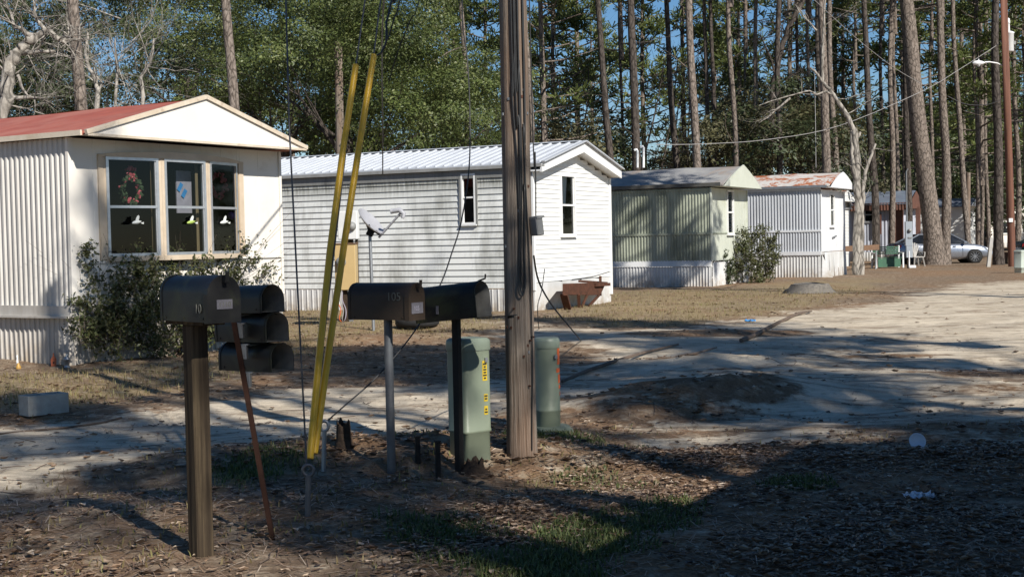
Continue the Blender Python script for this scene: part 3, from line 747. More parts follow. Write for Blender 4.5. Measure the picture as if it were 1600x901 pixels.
def bird(c,k,mat2):
    mb=MB(); c=Vector(c); mb.lathe([(.002,-.085),(.014,-.07),(.020,-.055),(.027,-.02),(.028,.01),(.018,.05),(.006,.085)],10,1,c,Matrix.Rotation(R(82),3,'Y'))
    for x0,x1,tx,tz,yy in ((-.030,.022,.012,.092,-.012),(-.010,.040,.050,.100,.006)):
        mb.prism([c+Vector((x0,yy,.012)),c+Vector((x1,yy,.012)),c+Vector((tx+.012,yy,tz*.75)),c+Vector((tx,yy,tz)),c+Vector((x0+.012,yy,tz*.55))],(0,.006,0),0)
    mb.prism([c+Vector((.07,-.004,-.012)),c+Vector((.125,-.004,-.026)),c+Vector((.13,-.004,.004))],(0,.008,0),0)
    mb.build('bird_ornament',[MT['bird_white'],mat2],t1)
bird(atw(211,345,-.17)+Vector((0,-.03,-.02)),0,MT['bird_white']); bird(atw(297,345,-.20)+Vector((0,-.02,-.02)),1,MT['bird_green']); bird(atw(347,345,-.10)+Vector((0,-.04,-.02)),2,MT['bird_white'])
mb=MB(); q=atw(361,337,.03); mb.lathe([(.01,-.06),(.05,-.03),(.055,.03),(.012,.06)],10,0,q); mb.build('hanging_ornament',MT['purple'],t1)
for x,wd in ((bw[1]-.06,.05),(bw[2]-.10,.05),(bw[3]-.10,.07)):
    mb=MB(); n_=15; q=[(x+wd*i/n_,-.03+.012*math.sin(i*1.7)) for i in range(n_+1)]
    for a_,b_ in zip(q,q[1:]): mb.add([(*a_,zb),(*b_,zb),(*b_,zt),(*a_,zt)],[(0,1,2,3)],0,True)
    mb.build('curtain',MT['tan_curtain'],t1)
mb=MB(); z_=onplane(t1,'y',0,420,401)[1]; mb.box((W/2,-.016,z_),(W,.024,.03)); mb.box((W-.025,-.012,(ZS+ZE)/2),(.05,.02,ZE-ZS)); mb.box((0.012,-.006,(ZS+ZE)/2),(.085,.05,ZE-ZS)); mb.build('wall_trim',MT['cream_panel'],t1)
mb=MB(); mb.box((-.022,L/2,ZS-.04),(.05,L,.16)); mb.box((-.055,L/2,ZS-.11),(.10,L,.03)); mb.box((W/2,-.02,ZS-.05),(W,.04,.13)); mb.build('belt_trim',MT['skirt_cream'],t1)
mb=MB(); corr(mb,'x',0.0,L,-.05,ZS-.1,.10,.02,-.0,prof=((0,0),(.62,0),(.72,1),(.9,1)),wob=.03); corr(mb,'y',0,W,-.05,ZS-.1,.10,.02,.02,wob=.03); mb.build('skirting',MT['skirt_cream'],t1)
roof(t1,W,L,ZE+.03,ZR,.40,.10,MT['red_roof'],.05,sag=.02)
pediment(t1,W,ZE+.03,ZR+.04,.42,.06,MT['cream_panel'],.0)
mb=MB(); ax=W/2
for (p,q) in (((-.10,ZE+.03),(ax,ZR+.06)),((W+.10,ZE+.03),(ax,ZR+.06))):
    mb.bar((p[0],-.475,p[1]+.01),(q[0],-.475,q[1]+.01),.05,.06)
mb.bar((-.08,-.472,ZE+.012),(W+.08,-.472,ZE+.012),.04,.035)
mb.box((-.115,L/2,ZE+.035),(.03,L+.8,.07)); mb.build('roof_edge_trim',MT['cream_trim'],t1)

# ---- 2: white lap siding, grey metal roof
W=4.27; L=16; t2=trailer(836,486,W,27,'white lap-sided mobile home with a ribbed grey metal roof and mildewed long side')
ZS,ZE,ZR=.52,3.02,3.54
wl=[onplane(t2,'x',0,721,272),onplane(t2,'x',0,745,350)]; hl=(min(wl[0][0],wl[1][0]),max(wl[0][0],wl[1][0]),wl[1][1],wl[0][1])
mb=MB(); lap(mb,'x',0.0,L,ZS,ZE+.12,.138,.026,0,[hl]); mb.build('side_wall',MT['dirty_lap'],t2)
wg=[onplane(t2,'y',0,873.5,272),onplane(t2,'y',0,897.5,368)]; hg=(wg[0][0],wg[1][0],wg[1][1],wg[0][1])
mb=MB(); rl=lambda z: (0,W) if z<ZE else ((z-ZE)/(ZR-ZE)*W/2,W-(z-ZE)/(ZR-ZE)*W/2)
lap(mb,'y',0,W,ZS+.12,ZR-.02,.102,.018,0,[hg],rng_at=rl); mb.build('end_wall',MT['white_vinyl'],t2)
rest_of_box(t2,W,L,ZS,ZE,MT['white_vinyl'],ZR-.05)
window(t2,(0,hl[1],hl[2]),(0,-1,0),(-1,0,0),hl[1]-hl[0],hl[3]-hl[2],.04,.05,.53,'white_frame',label='narrow white sash window high in the mildewed side')
window(t2,(hg[0],0,hg[2]),(1,0,0),(0,-1,0),hg[1]-hg[0],hg[3]-hg[2],.045,.05,.5,'white_frame',label='tall white sash window with net curtain')
room(t2,hg[0]-.2,hg[1]+.2,.04,1.2,hg[2]-.2,hg[3]+.2); room(t2,.04,.9,hl[0]-.2,hl[1]+.2,hl[2]-.2,hl[3]+.2,3)
mb=MB(); h=hg[3]-hg[2]; n_=7; wd=hg[1]-hg[0]
for k in range(n_):
    x=hg[0]+wd*(.05+.75*k/n_); mb.quad((x,.06+.03*(k%2),hg[3]),(x+wd*.75/n_,.06+.03*((k+1)%2),hg[3]),(hg[0]+wd*(.15+.5*(k+1)/n_),.06+.03*((k+1)%2),hg[2]+h*.52),(hg[0]+wd*(.15+.5*k/n_),.06+.03*(k%2),hg[2]+h*.52))
mb.build('net_curtain',MT['curtain'],t2)
mb=MB(); mb.lathe([(.02,-.14),(.09,-.07),(.08,.02),(.045,.08),(.055,.13),(.01,.18)],10,0,(hg[0]+wd*.36,.12,hg[2]+h*.34)); mb.build('window_ornament',MT['curtain'],t2)
mb=MB(); mb.box((-.026,hl[0]-.03,(hl[2]+hl[3])/2),(.05,.035,hl[3]-hl[2]+.07)); mb.box((-.026,hl[1]+.03,(hl[2]+hl[3])/2),(.05,.035,hl[3]-hl[2]+.07)); mb.box((-.022,L/2,ZE+.06),(.05,L,.27)); mb.build('eave_board',siding_mat('black_stained_eave_board',(.28,.28,.265),(.07,.07,.065),(-1,9),.9),t2)
mb=MB(); mb.box((0.0,-.004,(ZS+ZE)/2),(.07,.05,ZE-ZS+.1)); mb.build('corner_post',MT['white_frame'],t2); mb=MB(); mb.box((W-.02,-.012,(ZE)/2+.1),(.09,.05,ZE-.2)); mb.build('corner_post',MT['white_frame'],t2)
OE=.27; OS=.10; ZQ=3.21; ZT=3.74; sl=(ZT-ZQ)/(W/2)
roof(t2,W,L,ZQ,ZT,OE,OS,MT['galv_roof'],.04,ribs=.235,ribh=.035)
mb=MB()                                           # boxed rake boards and soffits
ax=W/2
for s in (-1,1):
    x0=-OS if s<0 else W+OS; z0=ZQ-OS*sl
    A=[(x0,-OE-.02,z0-.17),(ax,-OE-.02,ZT-.20),(ax,-OE-.02,ZT+.035),(x0,-OE-.02,z0+.035)]
    mb.prism(A,(0,.05,0))
    mb.prism([(x0,-OE+.03,z0-.15),(ax,-OE+.03,ZT-.18),(ax,0.03,ZT-.18),(x0,.03,z0-.15)],(0,0,.03))
mb.build('rake_board',MT['white_paint'],t2)
mb=MB(); z0=ZQ-OS*sl; mb.box((-OS-.012,L/2,z0-.02),(.03,L+2*OE,.07)); mb.box((-OS/2,L/2-.3,z0-.03),(OS,L,.03)); mb.box((W+OS+.012,L/2,z0-.05),(.03,L+2*OE,.20)); mb.build('eave_fascia',pm('grey_eave_fascia',(.30,.30,.29),(.2,.2,.19),3,.6),t2)
mb=MB(); 
for s in (-1,1):
    x0=-OS-.02 if s<0 else W+OS+.02; mb.bar((x0,-OE-.05,ZQ-OS*sl+.05),(ax,-OE-.05,ZT+.06),.09,.025)
mb.box((ax,L/2-.1,ZT+.06),(.24,L+2*OE-.3,.02)); mb.build('roof_edge_trim',MT['galv_roof'],t2)
mb=MB(); corr(mb,'x',0,L,-.1,ZS-.02,.15,.016,-.01,prof=((0,0),(.75,0),(.8,1),(.95,1)),wob=.04)
zs2=ZS+.12
for k in range(12):
    x0,x1=W*k/12,W*(k+1)/12; dz=.05*noise.noise((k*1.7,2,2)); mb.quad((x0,.012+.01*(k%2),-.15),(x1,.012+.01*((k+1)%2),-.15),(x1,-.004,zs2+dz*.3-.03*(k%3==0)),(x0,-.004,zs2+dz*.3))
mb.build('skirting',MT['skirt'],t2)
mb=MB(); mb.tube([(W*.45,-.03,ZS+.13),(W*.72,-.03,ZS+.16),(W*.97,-.03,ZS+.25)],[.012,.02,.012],6); mb.build('loose_strip',MT['skirt'],t2)

# ---- 3: pale green
W=3.70; L=14; t3=trailer(1113,447,W,27,'pale green ribbed mobile home with a tarnished grey roof, beyond the white one')
ZS,ZE,ZR=.80,3.05,3.72
zb1=onplane(t3,'x',0,1040,366)[1]; zb2=onplane(t3,'x',0,1040,298)[1]
mb=MB(); corr(mb,'x',.02,L,ZS,zb1-.03,.10,.018,-.012); corr(mb,'x',.02,L,zb1+.03,zb2-.02,.10,.018); corr(mb,'x',.02,L,zb2+.02,ZE,.12,.02,-.01); mb.build('side_wall',MT['green_rib'],t3)
mb=MB(); mb.box((-.02,L/2,zb1),(.05,L,.07)); mb.box((-.02,L/2,zb2),(.045,L,.04)); mb.box((W/2,-.012,zb1),(W,.02,.05)); mb.build('belt_trim',MT['green_rib'],t3)
w3=[onplane(t3,'y',0,1134.5,297),onplane(t3,'y',0,1145.5,366)]; h3=(w3[0][0],w3[1][0],w3[1][1],w3[0][1])
mb=MB(); flat(mb,'y',0,W,ZS,ZE,0,[h3],seam=.3,dep=.008); mb.build('end_wall',MT['green_panel'],t3)
rest_of_box(t3,W,L,ZS,ZE,MT['green_panel'],ZR)
window(t3,(h3[0],0,h3[2]),(1,0,0),(0,-1,0),h3[1]-h3[0],h3[3]-h3[2],.05,.05,.5,'white_frame'); room(t3,h3[0]-.1,h3[1]+.1,.04,.5,h3[2]-.1,h3[3]+.1)
mb=MB()
for k in range(26): z=h3[2]+.05+(h3[3]-h3[2]-.1)*k/26; mb.box(((h3[0]+h3[1])/2,.05,z),(h3[1]-h3[0]-.06,.03,.012),0,Matrix.Rotation(.5,3,'X'))
mb.build('window_blind',MT['curtain'],t3)
mb=MB(); mb.box((0,-.004,(ZS+ZE)/2),(.08,.05,ZE-ZS)); mb.build('corner_post',MT['green_panel'],t3); mb=MB(); mb.box((W-.02,-.012,(ZS+ZE)/2),(.06,.03,ZE-ZS)); mb.build('corner_post',MT['green_panel'],t3)
roof(t3,W,L,ZE+.08,ZR,.42,.13,MT['old_roof'],.05,sag=.03,curve=.16); pediment(t3,W,ZE+.03,ZR+.08,.44,.12,MT['green_panel'],0,curve=.16)
mb=MB(); mb.box((-.14,L/2,ZE+.09),(.03,L+.7,.11)); mb.build('roof_edge_trim',pm('dark_tin_edge',(.07,.07,.065),(.12,.11,.09),4,.6),t3)
mb=MB(); corr(mb,'x',-.02,9.2,-.12,ZS-.17,.10,.018,-.06,prof=((0,0),(.7,0),(.78,1),(.93,1)),wob=.06); corr(mb,'y',0,W,-.12,ZS-.05,.10,.015,-.02); mb.build('skirting',MT['skirt'],t3)
mb=MB()
for k in range(30):                                # bent drip strip above the skirting
    y0,y1=9.2*k/30,9.2*(k+1)/30; f=lambda y: .10*math.exp(-((y-4.3)/.35)**2)
    mb.quad((-.09,y0,ZS-.16+f(y0)),(-.09,y1,ZS-.16+f(y1)),(-.02,y1,ZS+.02),(-.02,y0,ZS+.02))
mb.build('drip_strip',MT['skirt'],t3)
iv=(Matrix.Translation(t3.location)@Matrix.Rotation(t3.rotation_euler.z,4,'Z')).inverted()
for k_,(px,py) in enumerate(((996,236),(1005.5,231))):
    mb=MB(); b=P(px,262,44.6); t_=P(px,py,44.6); d_=P(px-3,py-2,44.6)-P(px,py,44.6); mb.tube([iv@b,iv@t_,iv@(t_+d_*.5+Vector((0,0,.03))),iv@(t_+d_),iv@(t_+d_*1.7+Vector((0,0,-.05)))],.042,8)
    mb.build('vent_pipe',MT['white_paint'],t3)

# ---- 4: chalky white, rust roof
W=3.66; L=13; t4=trailer(1284,433,W,27,'chalky white ribbed mobile home with a rust-patched roof and flared skirting')
ZS,ZE,ZR=.92,3.12,3.72
zb1=onplane(t4,'x',0,1250,361)[1]
mb=MB(); corr(mb,'x',.02,L,ZS,zb1-.03,.10,.02,-.008); corr(mb,'x',.02,L,zb1+.03,ZE-.02,.11,.022); mb.build('side_wall',MT['grey_rib'],t4)
w4=[onplane(t4,'y',0,1295.5,302),onplane(t4,'y',0,1303,354)]; h4=(w4[0][0],w4[1][0],w4[1][1],w4[0][1])
mb=MB(); flat(mb,'y',0,W,ZS,ZE,0,[h4],seam=.5); mb.build('end_wall',MT['grey_panel'],t4); rest_of_box(t4,W,L,ZS,ZE,MT['grey_panel'],ZR)
window(t4,(h4[0],0,h4[2]),(1,0,0),(0,-1,0),h4[1]-h4[0],h4[3]-h4[2],.05,.05,.5,'white_frame'); room(t4,h4[0]-.1,h4[1]+.1,.04,.5,h4[2]-.1,h4[3]+.1)
mb=MB(); mb.quad((h4[0]+.05,.1,h4[2]),(h4[1]-.2,.1,h4[2]),(h4[1]-.1,.1,h4[3]),(h4[0]+.05,.1,h4[3])); mb.build('net_curtain',MT['curtain'],t4)
mb=MB(); mb.box((-.02,L/2,zb1),(.045,L,.07)); mb.box((-.035,L/2,ZE+.03),(.05,L,.10)); mb.box((-.05,L/2,ZS-.05),(.07,L,.13)); mb.build('belt_trim',MT['grey_panel'],t4)
mb=MB(); corr(mb,'x',0,L,-.1,ZS-.1,.11,.02,-.04,prof=((0,0),(.7,0),(.78,1),(.93,1)),wob=.05)
for k in range(5): x0,x1=.35+(W-.35)*k/5,.35+(W-.35)*(k+1)/5; mb.quad((x0+.1,-.05-.05*(k==0),-.1),(x1,-.05,-.1),(x1,-.01,ZS-.02),(x0,-.01,ZS-.02))
mb.prism([(-.06,-.02,-.08),(.10,-.42,-.08),(.02,-.02,ZS-.1)],(.02,.02,0)); mb.build('skirting',MT['skirt'],t4)
roof(t4,W,L,ZE+.12,ZR,.32,.12,MT['rust_roof'],.05,sag=.03,curve=.14); pediment(t4,W,ZE+.06,ZR+.06,.34,.02,MT['grey_panel'],0,curve=.30)
mb=MB(); mb.box((-.135,L/2,ZE+.10),(.03,L+.5,.09)); mb.build('roof_edge_trim',MT['zinc'],t4)
mb=MB(); mb.bar((W*.42,-.05,zb1-.25),(W*.55,-.05,zb1-.2),.04,.05); mb.build('wall_handle',MT['zinc'],t4)

# ---- 5: white lap siding behind the fourth
t5=empty('mobile_home',on(P(1301,400,60).x,60.2),R(63),'white lap-sided mobile home with an awning window, just behind the rust-roofed one','mobile home'); W=3.6; L=12
zl=.6; mb=MB(); lap(mb,'x',0,L,zl,3.0,.15,.014); mb.build('side_wall',MT['white_vinyl'],t5)
w5=[onplane(t5,'y',0,1320,305),onplane(t5,'y',0,1329,326)]; h5=(w5[0][0],w5[1][0],w5[1][1],w5[0][1])
mb=MB(); lap(mb,'y',0,W,zl,3.0,.15,.012,0,[h5]); flat(mb,'y',0,W,-.05,zl,.01,seam=.6); mb.build('end_wall',MT['white_vinyl'],t5); rest_of_box(t5,W,L,zl,3.0,MT['white_vinyl'],3.5)
window(t5,(h5[0],0,h5[2]),(1,0,0),(0,-1,0),h5[1]-h5[0],h5[3]-h5[2],.05,.05,.5,'alu'); room(t5,h5[0]-.1,h5[1]+.1,.04,.4,h5[2]-.1,h5[3]+.1)
roof(t5,W,L,3.02,3.45,.3,.1,MT['rust_roof'],.05); pediment(t5,W,3.0,3.5,.32,.08,MT['white_vinyl'],0)

# ---- 6: blue-grey ribbed, brown awning
t6=empty('mobile_home',on(P(1411,400,72).x,72),R(63),'blue-grey ribbed mobile home with brown trim under its eaves, behind the parked silver car','mobile home'); W=3.6; L=14
hl=[onplane(t6,'x',0,1350,324),onplane(t6,'x',0,1366,347)]; hh=(min(hl[0][0],hl[1][0]),max(hl[0][0],hl[1][0]),hl[1][1],hl[0][1])
mb=MB(); corr(mb,'x',0,L,.5,3.05,.19,.03,0,[hh]); mb.build('side_wall',MT['dark_rib'],t6); 
window(t6,(0,hh[1],hh[2]),(0,-1,0),(-1,0,0),hh[1]-hh[0],hh[3]-hh[2],.06,.05,.5,'alu'); room(t6,.04,.5,hh[0],hh[1],hh[2],hh[3],3)
mb=MB(); corr(mb,'y',0,W,.5,3.05,.19,.02); mb.build('end_wall',MT['dark_rib'],t6); rest_of_box(t6,W,L,.5,3.05,MT['dark_rib'],3.6)
mb=MB(); corr(mb,'x',-.5,L,2.72,3.12,.16,.03,-.35); mb.box((-.2,hh[0]-.25,2.0),(.05,.35,1.1)); mb.box((-.05,.2,1.8),(.10,.5,2.3)); mb.build('awning_fringe',MT['brown_trim'],t6)
roof(t6,W,L,3.15,3.75,.35,.38,MT['blue_roof'],.05); pediment(t6,W,3.05,3.75,.38,.1,MT['brown_trim'],.25)
mb=MB(); corr(mb,'x',0,L,-.05,.5,.15,.02,-.02); corr(mb,'y',0,W,-.05,.5,.15,.02); mb.build('skirting',MT['skirt'],t6)
mb=MB(); mb.bar((W*.55,-.45,0),(W*.55,-.45,2.9),.22,.22); mb.build('porch_post',MT['brown_trim'],t6); mb=MB(); mb.bar((-.4,-.4,0),(-.4,-.4,2.9),.12,.12); mb.build('porch_post',MT['brown_trim'],t6)

# ---- 7: far white lap siding
t7=empty('mobile_home',on(P(1508,400,86).x,86),R(60),'far small white lap-sided mobile home between the pine trunks, beyond the silver car','mobile home'); W=3.2; L=9
mb=MB(); lap(mb,'x',0,L,.5,3.1,.2,.025); mb.build('side_wall',MT['white_vinyl'],t7); mb=MB(); lap(mb,'y',0,W,.5,3.1,.2,.02); mb.build('end_wall',MT['white_vinyl'],t7); rest_of_box(t7,W,L,.5,3.1,MT['white_vinyl'],3.5)
roof(t7,W,L,3.12,3.6,.4,.25,MT['blue_roof'],.05); pediment(t7,W,3.1,3.65,.42,.2,MT['grey_panel'],0)
mb=MB(); corr(mb,'x',0,L,-.05,.5,.2,.02,-.01); corr(mb,'y',0,W,-.05,.5,.2,.02); mb.build('skirting',MT['skirt'],t7)
window(t7,(W*.3,-.02,1.5),(1,0,0),(0,-1,0),.8,1.1,.06,.05,.5,'white_frame',gl='car_glass')
# ---- 8: distant pale house
t8=empty('mobile_home',on(P(1545,400,118).x,118),R(20),'distant pale mobile home deep in the shade behind the reddish utility pole','mobile home'); W=6; L=6
mb=MB(); lap(mb,'y',0,W,.4,2.7,.2,.02); mb.build('end_wall',MT['cream_panel'],t8); mb=MB(); lap(mb,'x',0,L,.4,2.7,.2,.02); mb.build('side_wall',MT['cream_panel'],t8); rest_of_box(t8,W,L,.4,2.7,MT['cream_panel'],3.4)
roof(t8,W,L,2.7,3.5,.4,.3,MT['old_roof'],.06); pediment(t8,W,2.7,3.5,.42,.2,MT['cream_panel'],0)
window(t8,(1.2,-.03,1.2),(1,0,0),(0,-1,0),.9,1.1,.06,.05,.5,'white_frame',gl='car_glass'); window(t8,(3.6,-.03,1.2),(1,0,0),(0,-1,0),.9,1.1,.06,.05,.5,'white_frame',gl='car_glass')
mb=MB(); corr(mb,'y',0,W,-.05,.4,.2,.02); corr(mb,'x',0,L,-.05,.4,.2,.02); mb.build('skirting',MT['skirt'],t8)

# ---- 9: the small building beside the camera whose gable shades the foreground
t9=empty('garden_shed',(4.59,6.38,0),R(-28.4),'beige gabled shed just outside the picture on the right, its shadow lying over the leaves','shed'); W=4.3; L=4.6   # local x: gable, -y: back towards the camera
mb=MB(); corr(mb,'x',-L,0,.1,3.05,.1,.02); mb.quad((W,-L,.1),(W,0,.1),(W,0,3.05),(W,-L,3.05)); mb.build('side_wall',MT['cream_rib'],t9)
mb=MB(); corr(mb,'y',0,W,.1,3.05,.1,.02,-L); mb.poly([(0,-L,3.05),(W,-L,3.05),(W/2,-L,3.92)]); mb.quad((0,0,.1),(W,0,.1),(W,0,3.05),(0,0,3.05)); mb.poly([(0,0,3.05),(W,0,3.05),(W/2,0,3.92)]); mb.build('end_wall',MT['cream_panel'],t9)
mb=MB()
for a,b in (((-.12,3.05),(W/2,3.95)),((W+.12,3.05),(W/2,3.95))): mb.prism([(a[0],-L-.15,a[1]),(b[0],-L-.15,b[1]),(b[0],-L-.15,b[1]+.06),(a[0],-L-.15,a[1]+.06)],(0,L+.3,0))
mb.build('roof',MT['old_roof'],t9)
mb=MB(); mb.box((W/2,-L/2,.02),(W-.05,L-.05,.16)); mb.build('floor_slab',MT['concrete'],t9)
# ---------------------------------------------------------------- writing as meshes
def text(body,size,mat,parent,origin,e,up,name='number',depth=.0015,flip=False):
    cu=bpy.data.curves.new('t','FONT'); cu.body=body; cu.size=size; cu.extrude=depth
    ob=bpy.data.objects.new('t',cu); COL.objects.link(ob); dg=bpy.context.evaluated_depsgraph_get(); dg.update()
    me=bpy.data.meshes.new_from_object(ob.evaluated_get(dg)); bpy.data.objects.remove(ob)
    e,up=Vector(e).normalized(),Vector(up).normalized(); n=e.cross(up)
    me.transform(Matrix(((e.x,up.x,n.x,origin[0]),(e.y,up.y,n.y,origin[1]),(e.z,up.z,n.z,origin[2]),(0,0,0,1))))
    me.materials.clear(); me.materials.append(mat); me.name=name
    o=bpy.data.objects.new(name,me); COL.objects.link(o); o.parent=parent; return o

# ---------------------------------------------------------------- mailboxes.  local +x: towards the door
def arch(w,h,n=10):
    r=w/2; p=[(-r,0)]
    p += [(-r*math.cos(math.pi*k/n), h-r+r*math.sin(math.pi*k/n)) for k in range(n+1)]
    return p+[(r,0)]                 # (y,z)
def mailbox(root,L,w,h,mat,openm=False,door=True,flag=True,tilt=0,x0=None,z0=0,hood=True,flagup=False):
    x0=-L*.5 if x0 is None else x0; mt=Matrix.Rotation(-tilt,3,'Y'); Z=Vector((0,0,z0))
    v=lambda x,y,z: mt@Vector((x,y,z))+Z
    A=arch(w,h); B=arch(w-.008,h-.005); n=len(A); mb=MB()
    def skin(prof,xa,xb,m,smooth=True,zoff=0,close=True):
        vs=[v(x,y,z+zoff) for x in (xa,xb) for (y,z) in prof]; k=len(prof)
        mb.add(vs,[(i,i+1,k+i+1,k+i) for i in range(k-1)],m,smooth)
        if close: mb.add([vs[0],vs[k-1],vs[2*k-1],vs[k]],[(0,1,2,3)],m)
    NS=9; sd=root.location.x*7+root.location.z*3; xs=[x0+L*i/NS for i in range(NS+1)]; vs=[]
    for i,x in enumerate(xs):
        for k_,(y,z) in enumerate(A):
            q=.0045*noise.noise((x*7+sd,y*14,z*12)) if 0<i<NS else 0
            vs.append(v(x,y*(1+q/max(abs(y),.03)) if k_ not in (0,n-1) else y,z+(q if z>h*.6 else 0)))
    mb.add(vs,[(i*n+k_,i*n+k_+1,(i+1)*n+k_+1,(i+1)*n+k_) for i in range(NS) for k_ in range(n-1)],0,True); mb.add([vs[0],vs[n-1],vs[NS*n+n-1],vs[NS*n]],[(0,1,2,3)],0); mb.poly([v(x0,y,z) for y,z in A],0)
    for x in (x0+.05,x0+L*.5,x0+L-.05):
        for sy in (-1,1): mb.box(v(x,sy*(w/2+.0015),.018),(.010,.004,.010),0,mt)
    A2=arch(w+.006,h+.004)
    for xa in (x0+.012,x0+L-.022):                          # rolled beads
        skin(A2,xa,xa+.010,0,True,-.001); 
        for x in (xa,xa+.010): mb.poly([v(x,y,z-.001) for y,z in A2],0) if not (openm and xa>x0+.1) else None
    if openm:
        skin(B,x0+.006,x0+L,1,True,.003); mb.poly([v(x0+.006,y,z+.003) for y,z in B],1)
        for i in range(n-1): mb.quad(v(x0+L,*A[i]),v(x0+L,*A[i+1]),v(x0+L,B[i+1][0],B[i+1][1]+.003),v(x0+L,B[i][0],B[i][1]+.003),0)
    else: mb.poly([v(x0+L,y,z) for y,z in A],0)
    mb.build('body',[mat,MT['box_inside']],root)
    if door:
        mb=MB(); D=arch(w+.012,h+.006)
        if not openm:
            mb.prism([v(x0+L-.03,y,z-.004) for y,z in D],mt@Vector((.036,0,0)))
            ms=MB(); ms.box(v(x0+L+.02,0,h-.02),(.035,.022,.03),0,mt); ms.tube([v(x0+L+.035,0,h-.03),v(x0+L+.04,0,h+.018)],.010,8)
        else:
            mb.prism([v(x0+L+.004+z*.98,y,-.004) for y,z in D],mt@Vector((0,0,-.006))); ms=MB(); ms.box(v(x0+L+h-.03,0,-.014),(.03,.03,.02),0,mt); ms.tube([v(x0+L-.02,0,h),v(x0+L+.035,0,h+.012),v(x0+L+.04,0,h+.04)],.006,6)
        d=mb.build('door',mat,root); ms.build('handle',mat,d)
    if flag:
        mb=MB(); y=-w/2-.006; xa=x0+L-.11
        mb.lathe([(.014,0),(.014,.006)],10,0,v(xa,y,h*.42),mt@Matrix.Rotation(R(90),3,'X'))
        if flagup: mb.box(v(xa,y-.003,h*.62),(.016,.004,h*.5),0,mt); mb.box(v(xa-.02,y-.003,h*.85),(.05,.004,.045),0,mt)
        else: mb.box(v(xa-.09,y-.003,h*.42),(.18,.004,.016),0,mt); mb.box(v(xa-.165,y-.003,h*.45),(.05,.004,.04),0,mt)
        mb.build('flag',MT['rusty'] if mat is MT['black_metal'] else mat,root)
    return v
g=G(315,868); d1=math.hypot(g.x,g.y)
m1=empty('mailbox',g,R(-47),'large black mildewed mailbox marked 10 on a thick timber post','mailbox')
zt=P(320,505,(g-CAM).dot(_f)).z-g.z
mb=MB(); mb.box((0,0,zt/2-.1),(.092,.092,zt+.2),0,None,.006); mb.build('post',MT['post'],m1)
mb=MB(); mb.box((.0,0,zt+.008),(.36,.12,.016)); mb.build('mounting_board',MT['post'],m1)
v=mailbox(m1,.46,.168,.222,MT['black_metal'],x0=-.185,z0=zt+.018,flag=False)
text('10',.062,MT['digit'],m1,v(.155,-.0868,.045),(1,0,0),(0,0,1))
mb=MB(); mb.box(v(.2835,.0,.085),(.003,.085,.045)); mb.build('number_plate',MT['plate'],m1)
text('1110',.034,MT['digit'],m1,v(.2855,-.034,.073),(0,1,0),(0,0,1),depth=.0006)
# stack of three on a leaning rusty stake
g=G(426,842); dst=(g-CAM).dot(_f); top=P(365,500,dst+.02)
st=empty('mailbox_stake',g,0,'thin rusty steel stake leaning left, holding up three black mailboxes','stake')
lp_=lambda q: tuple(Vector(q)-g)
mb=MB(); mb.bar(lp_(g+(g-top)*.12),lp_(top),.024,.024); mb.build('stake',MT['rust_brown'],st)
LAB=('black open-mouthed mailbox, topmost of the stack of three on the leaning stake','black open-mouthed mailbox, middle one of the stack of three','black open-mouthed mailbox, lowest of the stack of three with a sunlit mouth')
for k,(pxl,pxr,py1,py0) in enumerate(((334,448,447,490),(342,452,489,535),(348,460,536,580))):
    dd=dst+.13; a=P(pxl,py0-4,dd+.05); b=P(pxr-8,py0,dd+.05); hh_=(py0-py1)/FPX*dd; mid=(a+b)/2
    m=empty('mailbox',mid,R(-44),LAB[k],'mailbox','stacked open black mailboxes')
    mailbox(m,.455+.01*k,.145,max(hh_,.135),MT['black_metal'],True,False,False,tilt=R(1.5))
    q=P((372,378,384)[k],(514,550,594)[k],dst+.025)-g
    mb=MB(); zc=q.z+(-.01 if k==0 else 0)
    mb.box((q.x,q.y+.02,zc),(.03,.006,.075)); mb.box((q.x+.017,q.y+.035,zc),(.006,.045,.075)); mb.box((q.x-.014,q.y+.035,zc),(.006,.045,.075)); mb.box((q.x+.004,q.y+.04,zc+.037),(.05,.05,.006)); mb.build('bracket',MT['zinc'],st)
mb=MB(); q=0
# mailbox 105
g=G(612,738); d2=(g-CAM).dot(_f); m2=empty('mailbox',g,R(-31),'brown-black mailbox numbered 105 on a grey steel pipe post','mailbox')
zt=P(608,498,d2).z-g.z
mb=MB(); mb.tube([(0,0,-.2),(0,0,zt)],.028,14); mb.build('post',MT['grey_pipe'],m2)
v=mailbox(m2,.485,.165,.235,MT['bronze_metal'],x0=-.26,z0=zt,flag=False)
text('105',.075,MT['digit'],m2,v(.055,-.0845,.125),(1,0,0),(0,0,1))
mb=MB(); mb.box(v(.233,0,.075),(.003,.125,.07)); mb.build('number_plate',MT['plate'],m2)
text('105',.04,pm('plate_print',(.30,.29,.34),(.22,.21,.25),20,.6),m2,v(.2352,-.04,.06),(0,1,0),(0,0,1),depth=.0006)
# open mailbox with its door hanging out
g=G(718,736); d3=(g-CAM).dot(_f); m3=empty('mailbox',g,R(-34),'black mailbox tipped upward with its door hanging open, beside the utility pole','mailbox')
zt=P(718,494,d3).z-g.z
mb=MB(); mb.box((0,0,zt/2-.1),(.046,.046,zt+.2),0,None,.003); mb.build('post',MT['black_matt'],m3)
v=mailbox(m3,.50,.168,.235,MT['black_metal'],True,True,False,tilt=R(5.5),x0=-.27,z0=zt-.02)
mb=MB(); mb.box(v(-.08,-.088,.075),(.02,.003,.055)); mb.build('reflector',MT['plate'],m3)

